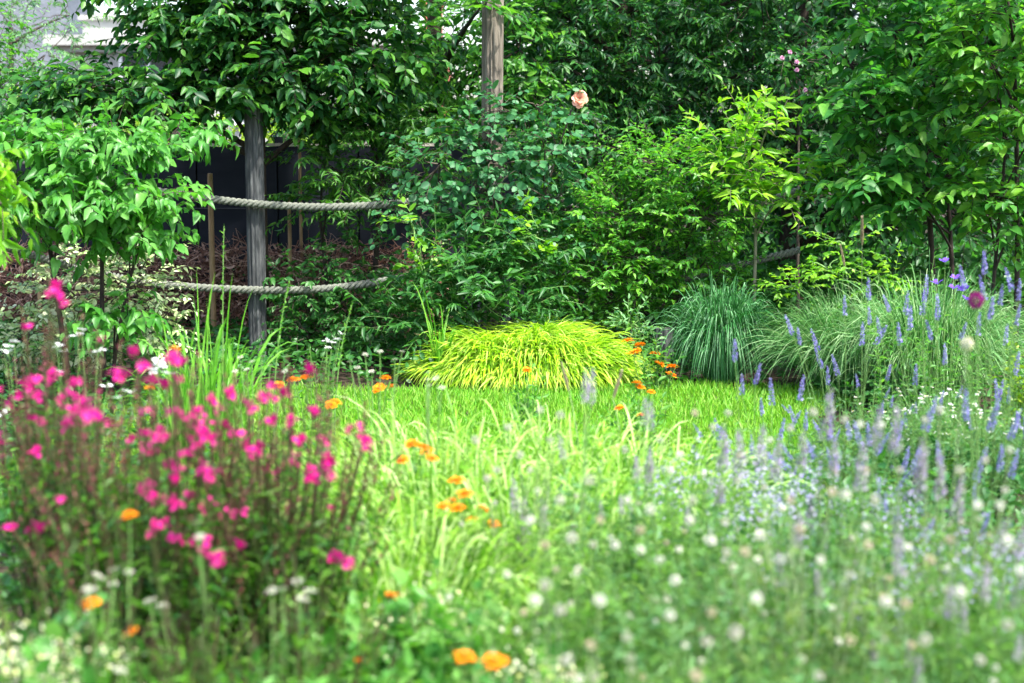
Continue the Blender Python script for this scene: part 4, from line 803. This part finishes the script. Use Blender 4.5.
# alliums, bellflowers, daisies, froth
for lab, fl, Y, kd in (('maroon drumstick allium on a tall pale stem', (976, 300), 4.2, 'allium'), ('pale green unopened allium below the maroon one', (967, 344), 4.1, 'paleallium')):
    p = at(*fl, Y); b = A([gx(970, Y), Y, 0]); r = thing('drumstick_allium', lab, 'flower', b, 'drumstick alliums')
    mb = MB(); tubes(mb, Curves([b], [(b + p) / 2 + A([.03, 0, .05])], [p]), .0028, .002, 9, 6); mb.build('stem', M['greenstem'], r)
    put(kd, 'flower_head', r, p, (.05, 0, 1), .85 if kd == 'allium' else .7)
    g = rng(int(Y * 10)); n = 7; a = g.uniform(0, 6.28, n); o_ = np.stack([np.cos(a), np.sin(a), np.zeros(n)], -1)
    mb = MB(); blades(mb, Curves(np.repeat(b[None], n, 0), b + o_ * .08 + A([0, 0, .35]), b + o_ * .2 + A([0, 0, .3])), .008, 7, g=g); mb.build('foliage', M['strapgreen'], r)
bushy('bellflower', 'violet bellflowers on slim stems below the right dogwood', 'flower plant', 950, 7.6, 30, .2, .55, LANCE, .05, .012, (M['greenstem'], M['lush']), 171, None, M_=14, flowers=[(945, 262), (955, 279), (954, 289), (937, 284), (963, 291), (966, 300)], kind='bell', fs=1.1, up=.1)
bushy('tall_green_stems', 'leafy green stems rising between the plume and the bellflowers', 'plant', 905, 7.8, 12, .2, .86, LANCE, .05, .014, (M['greenstem'], M['lush']), 172, None, M_=26)
for lab, px, Y, sd in (('tiny white daisies in a mat behind the right lavender', 945, 7.0, 1), ('tiny white daisies at the edge of the lawn', 895, 6.7, 2), ('tiny white daisies below the yellow bush', 1005, 6.6, 3)):
    bushy('daisy_mat', lab, 'flower plant', px, Y, 130, .26, .28, FINE, .03, .007, (M['greenstem'], M['lush']), 175 + sd, 'white daisy mats of the right bed', M_=14, extra=70, kind='daisy', fname='daisy', fs=1.25, up=.6)
rg = rng(181)
bushy('yellow_foliage_plant', 'yellow leaved plant at the right edge behind the lavender', 'plant', 1025, 7.2, 60, .16, .5, OVAL, .035, .02, (M['greenstem'], M['sunny']), 180, None, M_=14)
def froth(label, px, Y, n, rb, h, seed):
    r = bushy('ladys_mantle', label, 'flower plant', px, Y, n, rb, h, ROUND, .06, .06, (M['greenstem'], M['lush']), seed, 'frothy pale flower mounds', M_=9)
    g = rng(seed); m = 2600; d = sph(g, m); d[:, 2] = np.abs(d[:, 2]); cl = np.floor(g.uniform(0, 60, m)).astype(int); cc = sph(g, 60); cc[:, 2] = np.abs(cc[:, 2])
    P = A(r.location) + cc[cl] * A([rb, rb * .8, h]) * g.uniform(.75, 1.05, (60, 1))[cl] + g.normal(0, .028, (m, 3)); mb = MB()
    scatter(mb, PETAL, P, sph(g, m), sph(g, m), .009, .008); o = mb.build('flower_froth', M['froth'], r); o['kind'] = 'stuff'
def catmint(label, px, Y, n, rb, h, seed):
    r = bushy('catmint', label, 'flower plant', px, Y, n, rb, h, OVAL, .03, .015, (M['greenstem'], M['feather']), seed, 'hazy lavender catmints of the right bed', M_=18)
    g = rng(seed); m = 950; a = g.uniform(0, 6.283, 90); q = np.sqrt(g.uniform(0, 1, 90)); cl = g.integers(0, 90, m)
    c = np.stack([np.cos(a) * q * rb * 1.1, np.sin(a) * q * rb, h * (1.08 - .3 * q ** 2) * g.uniform(.85, 1.12, 90)], -1)
    P = A(r.location) + c[cl] + A([0, 0, 1.]) * g.uniform(-.06, .06, m)[:, None] + g.normal(0, .009, (m, 3)); mb = MB()
    scatter(mb, PETAL, P, sph(g, m), sph(g, m), .0085 * g.uniform(.7, 1.3, m), .006); o = mb.build('flower_haze', M['haze_bloom'], r); o['kind'] = 'stuff'
catmint('hazy lavender catmint under the low lavender by the lawn', 730, 4.7, 60, .28, .42, 201)
catmint('hazy lavender catmint between the dusty mauve spikes', 830, 4.3, 60, .3, .46, 202)
catmint('hazy lavender catmint at the right under the cream heads', 960, 3.6, 60, .26, .44, 203)
froth('frothy pale lime flowers in the bottom left corner', 38, 3.0, 55, .3, .47, 185)
froth('frothy cream flowers under the middle orange marigolds', 440, 3.6, 40, .2, .38, 186)
froth('frothy lime flowers near the bottom centre cream heads', 540, 3.1, 40, .18, .38, 187)
LU = 'lush leafy plants along the front edge'
for lab, px, Y, sd in (('lush green leaves under the orange pair', 470, 3.1, 1), ('lush green leaves beside the frothy corner flowers', 140, 2.9, 2), ('lush green leaves left of the dark orange marigold', 330, 3.0, 3), ('lush green leaves below the middle orange scatter', 410, 3.6, 4)):
    bushy('leafy_plant', lab, 'plant', px, Y, 60, .26, .36, OVAL, .075, .028, (M['greenstem'], M['lush']), 190 + sd, LU, M_=12)
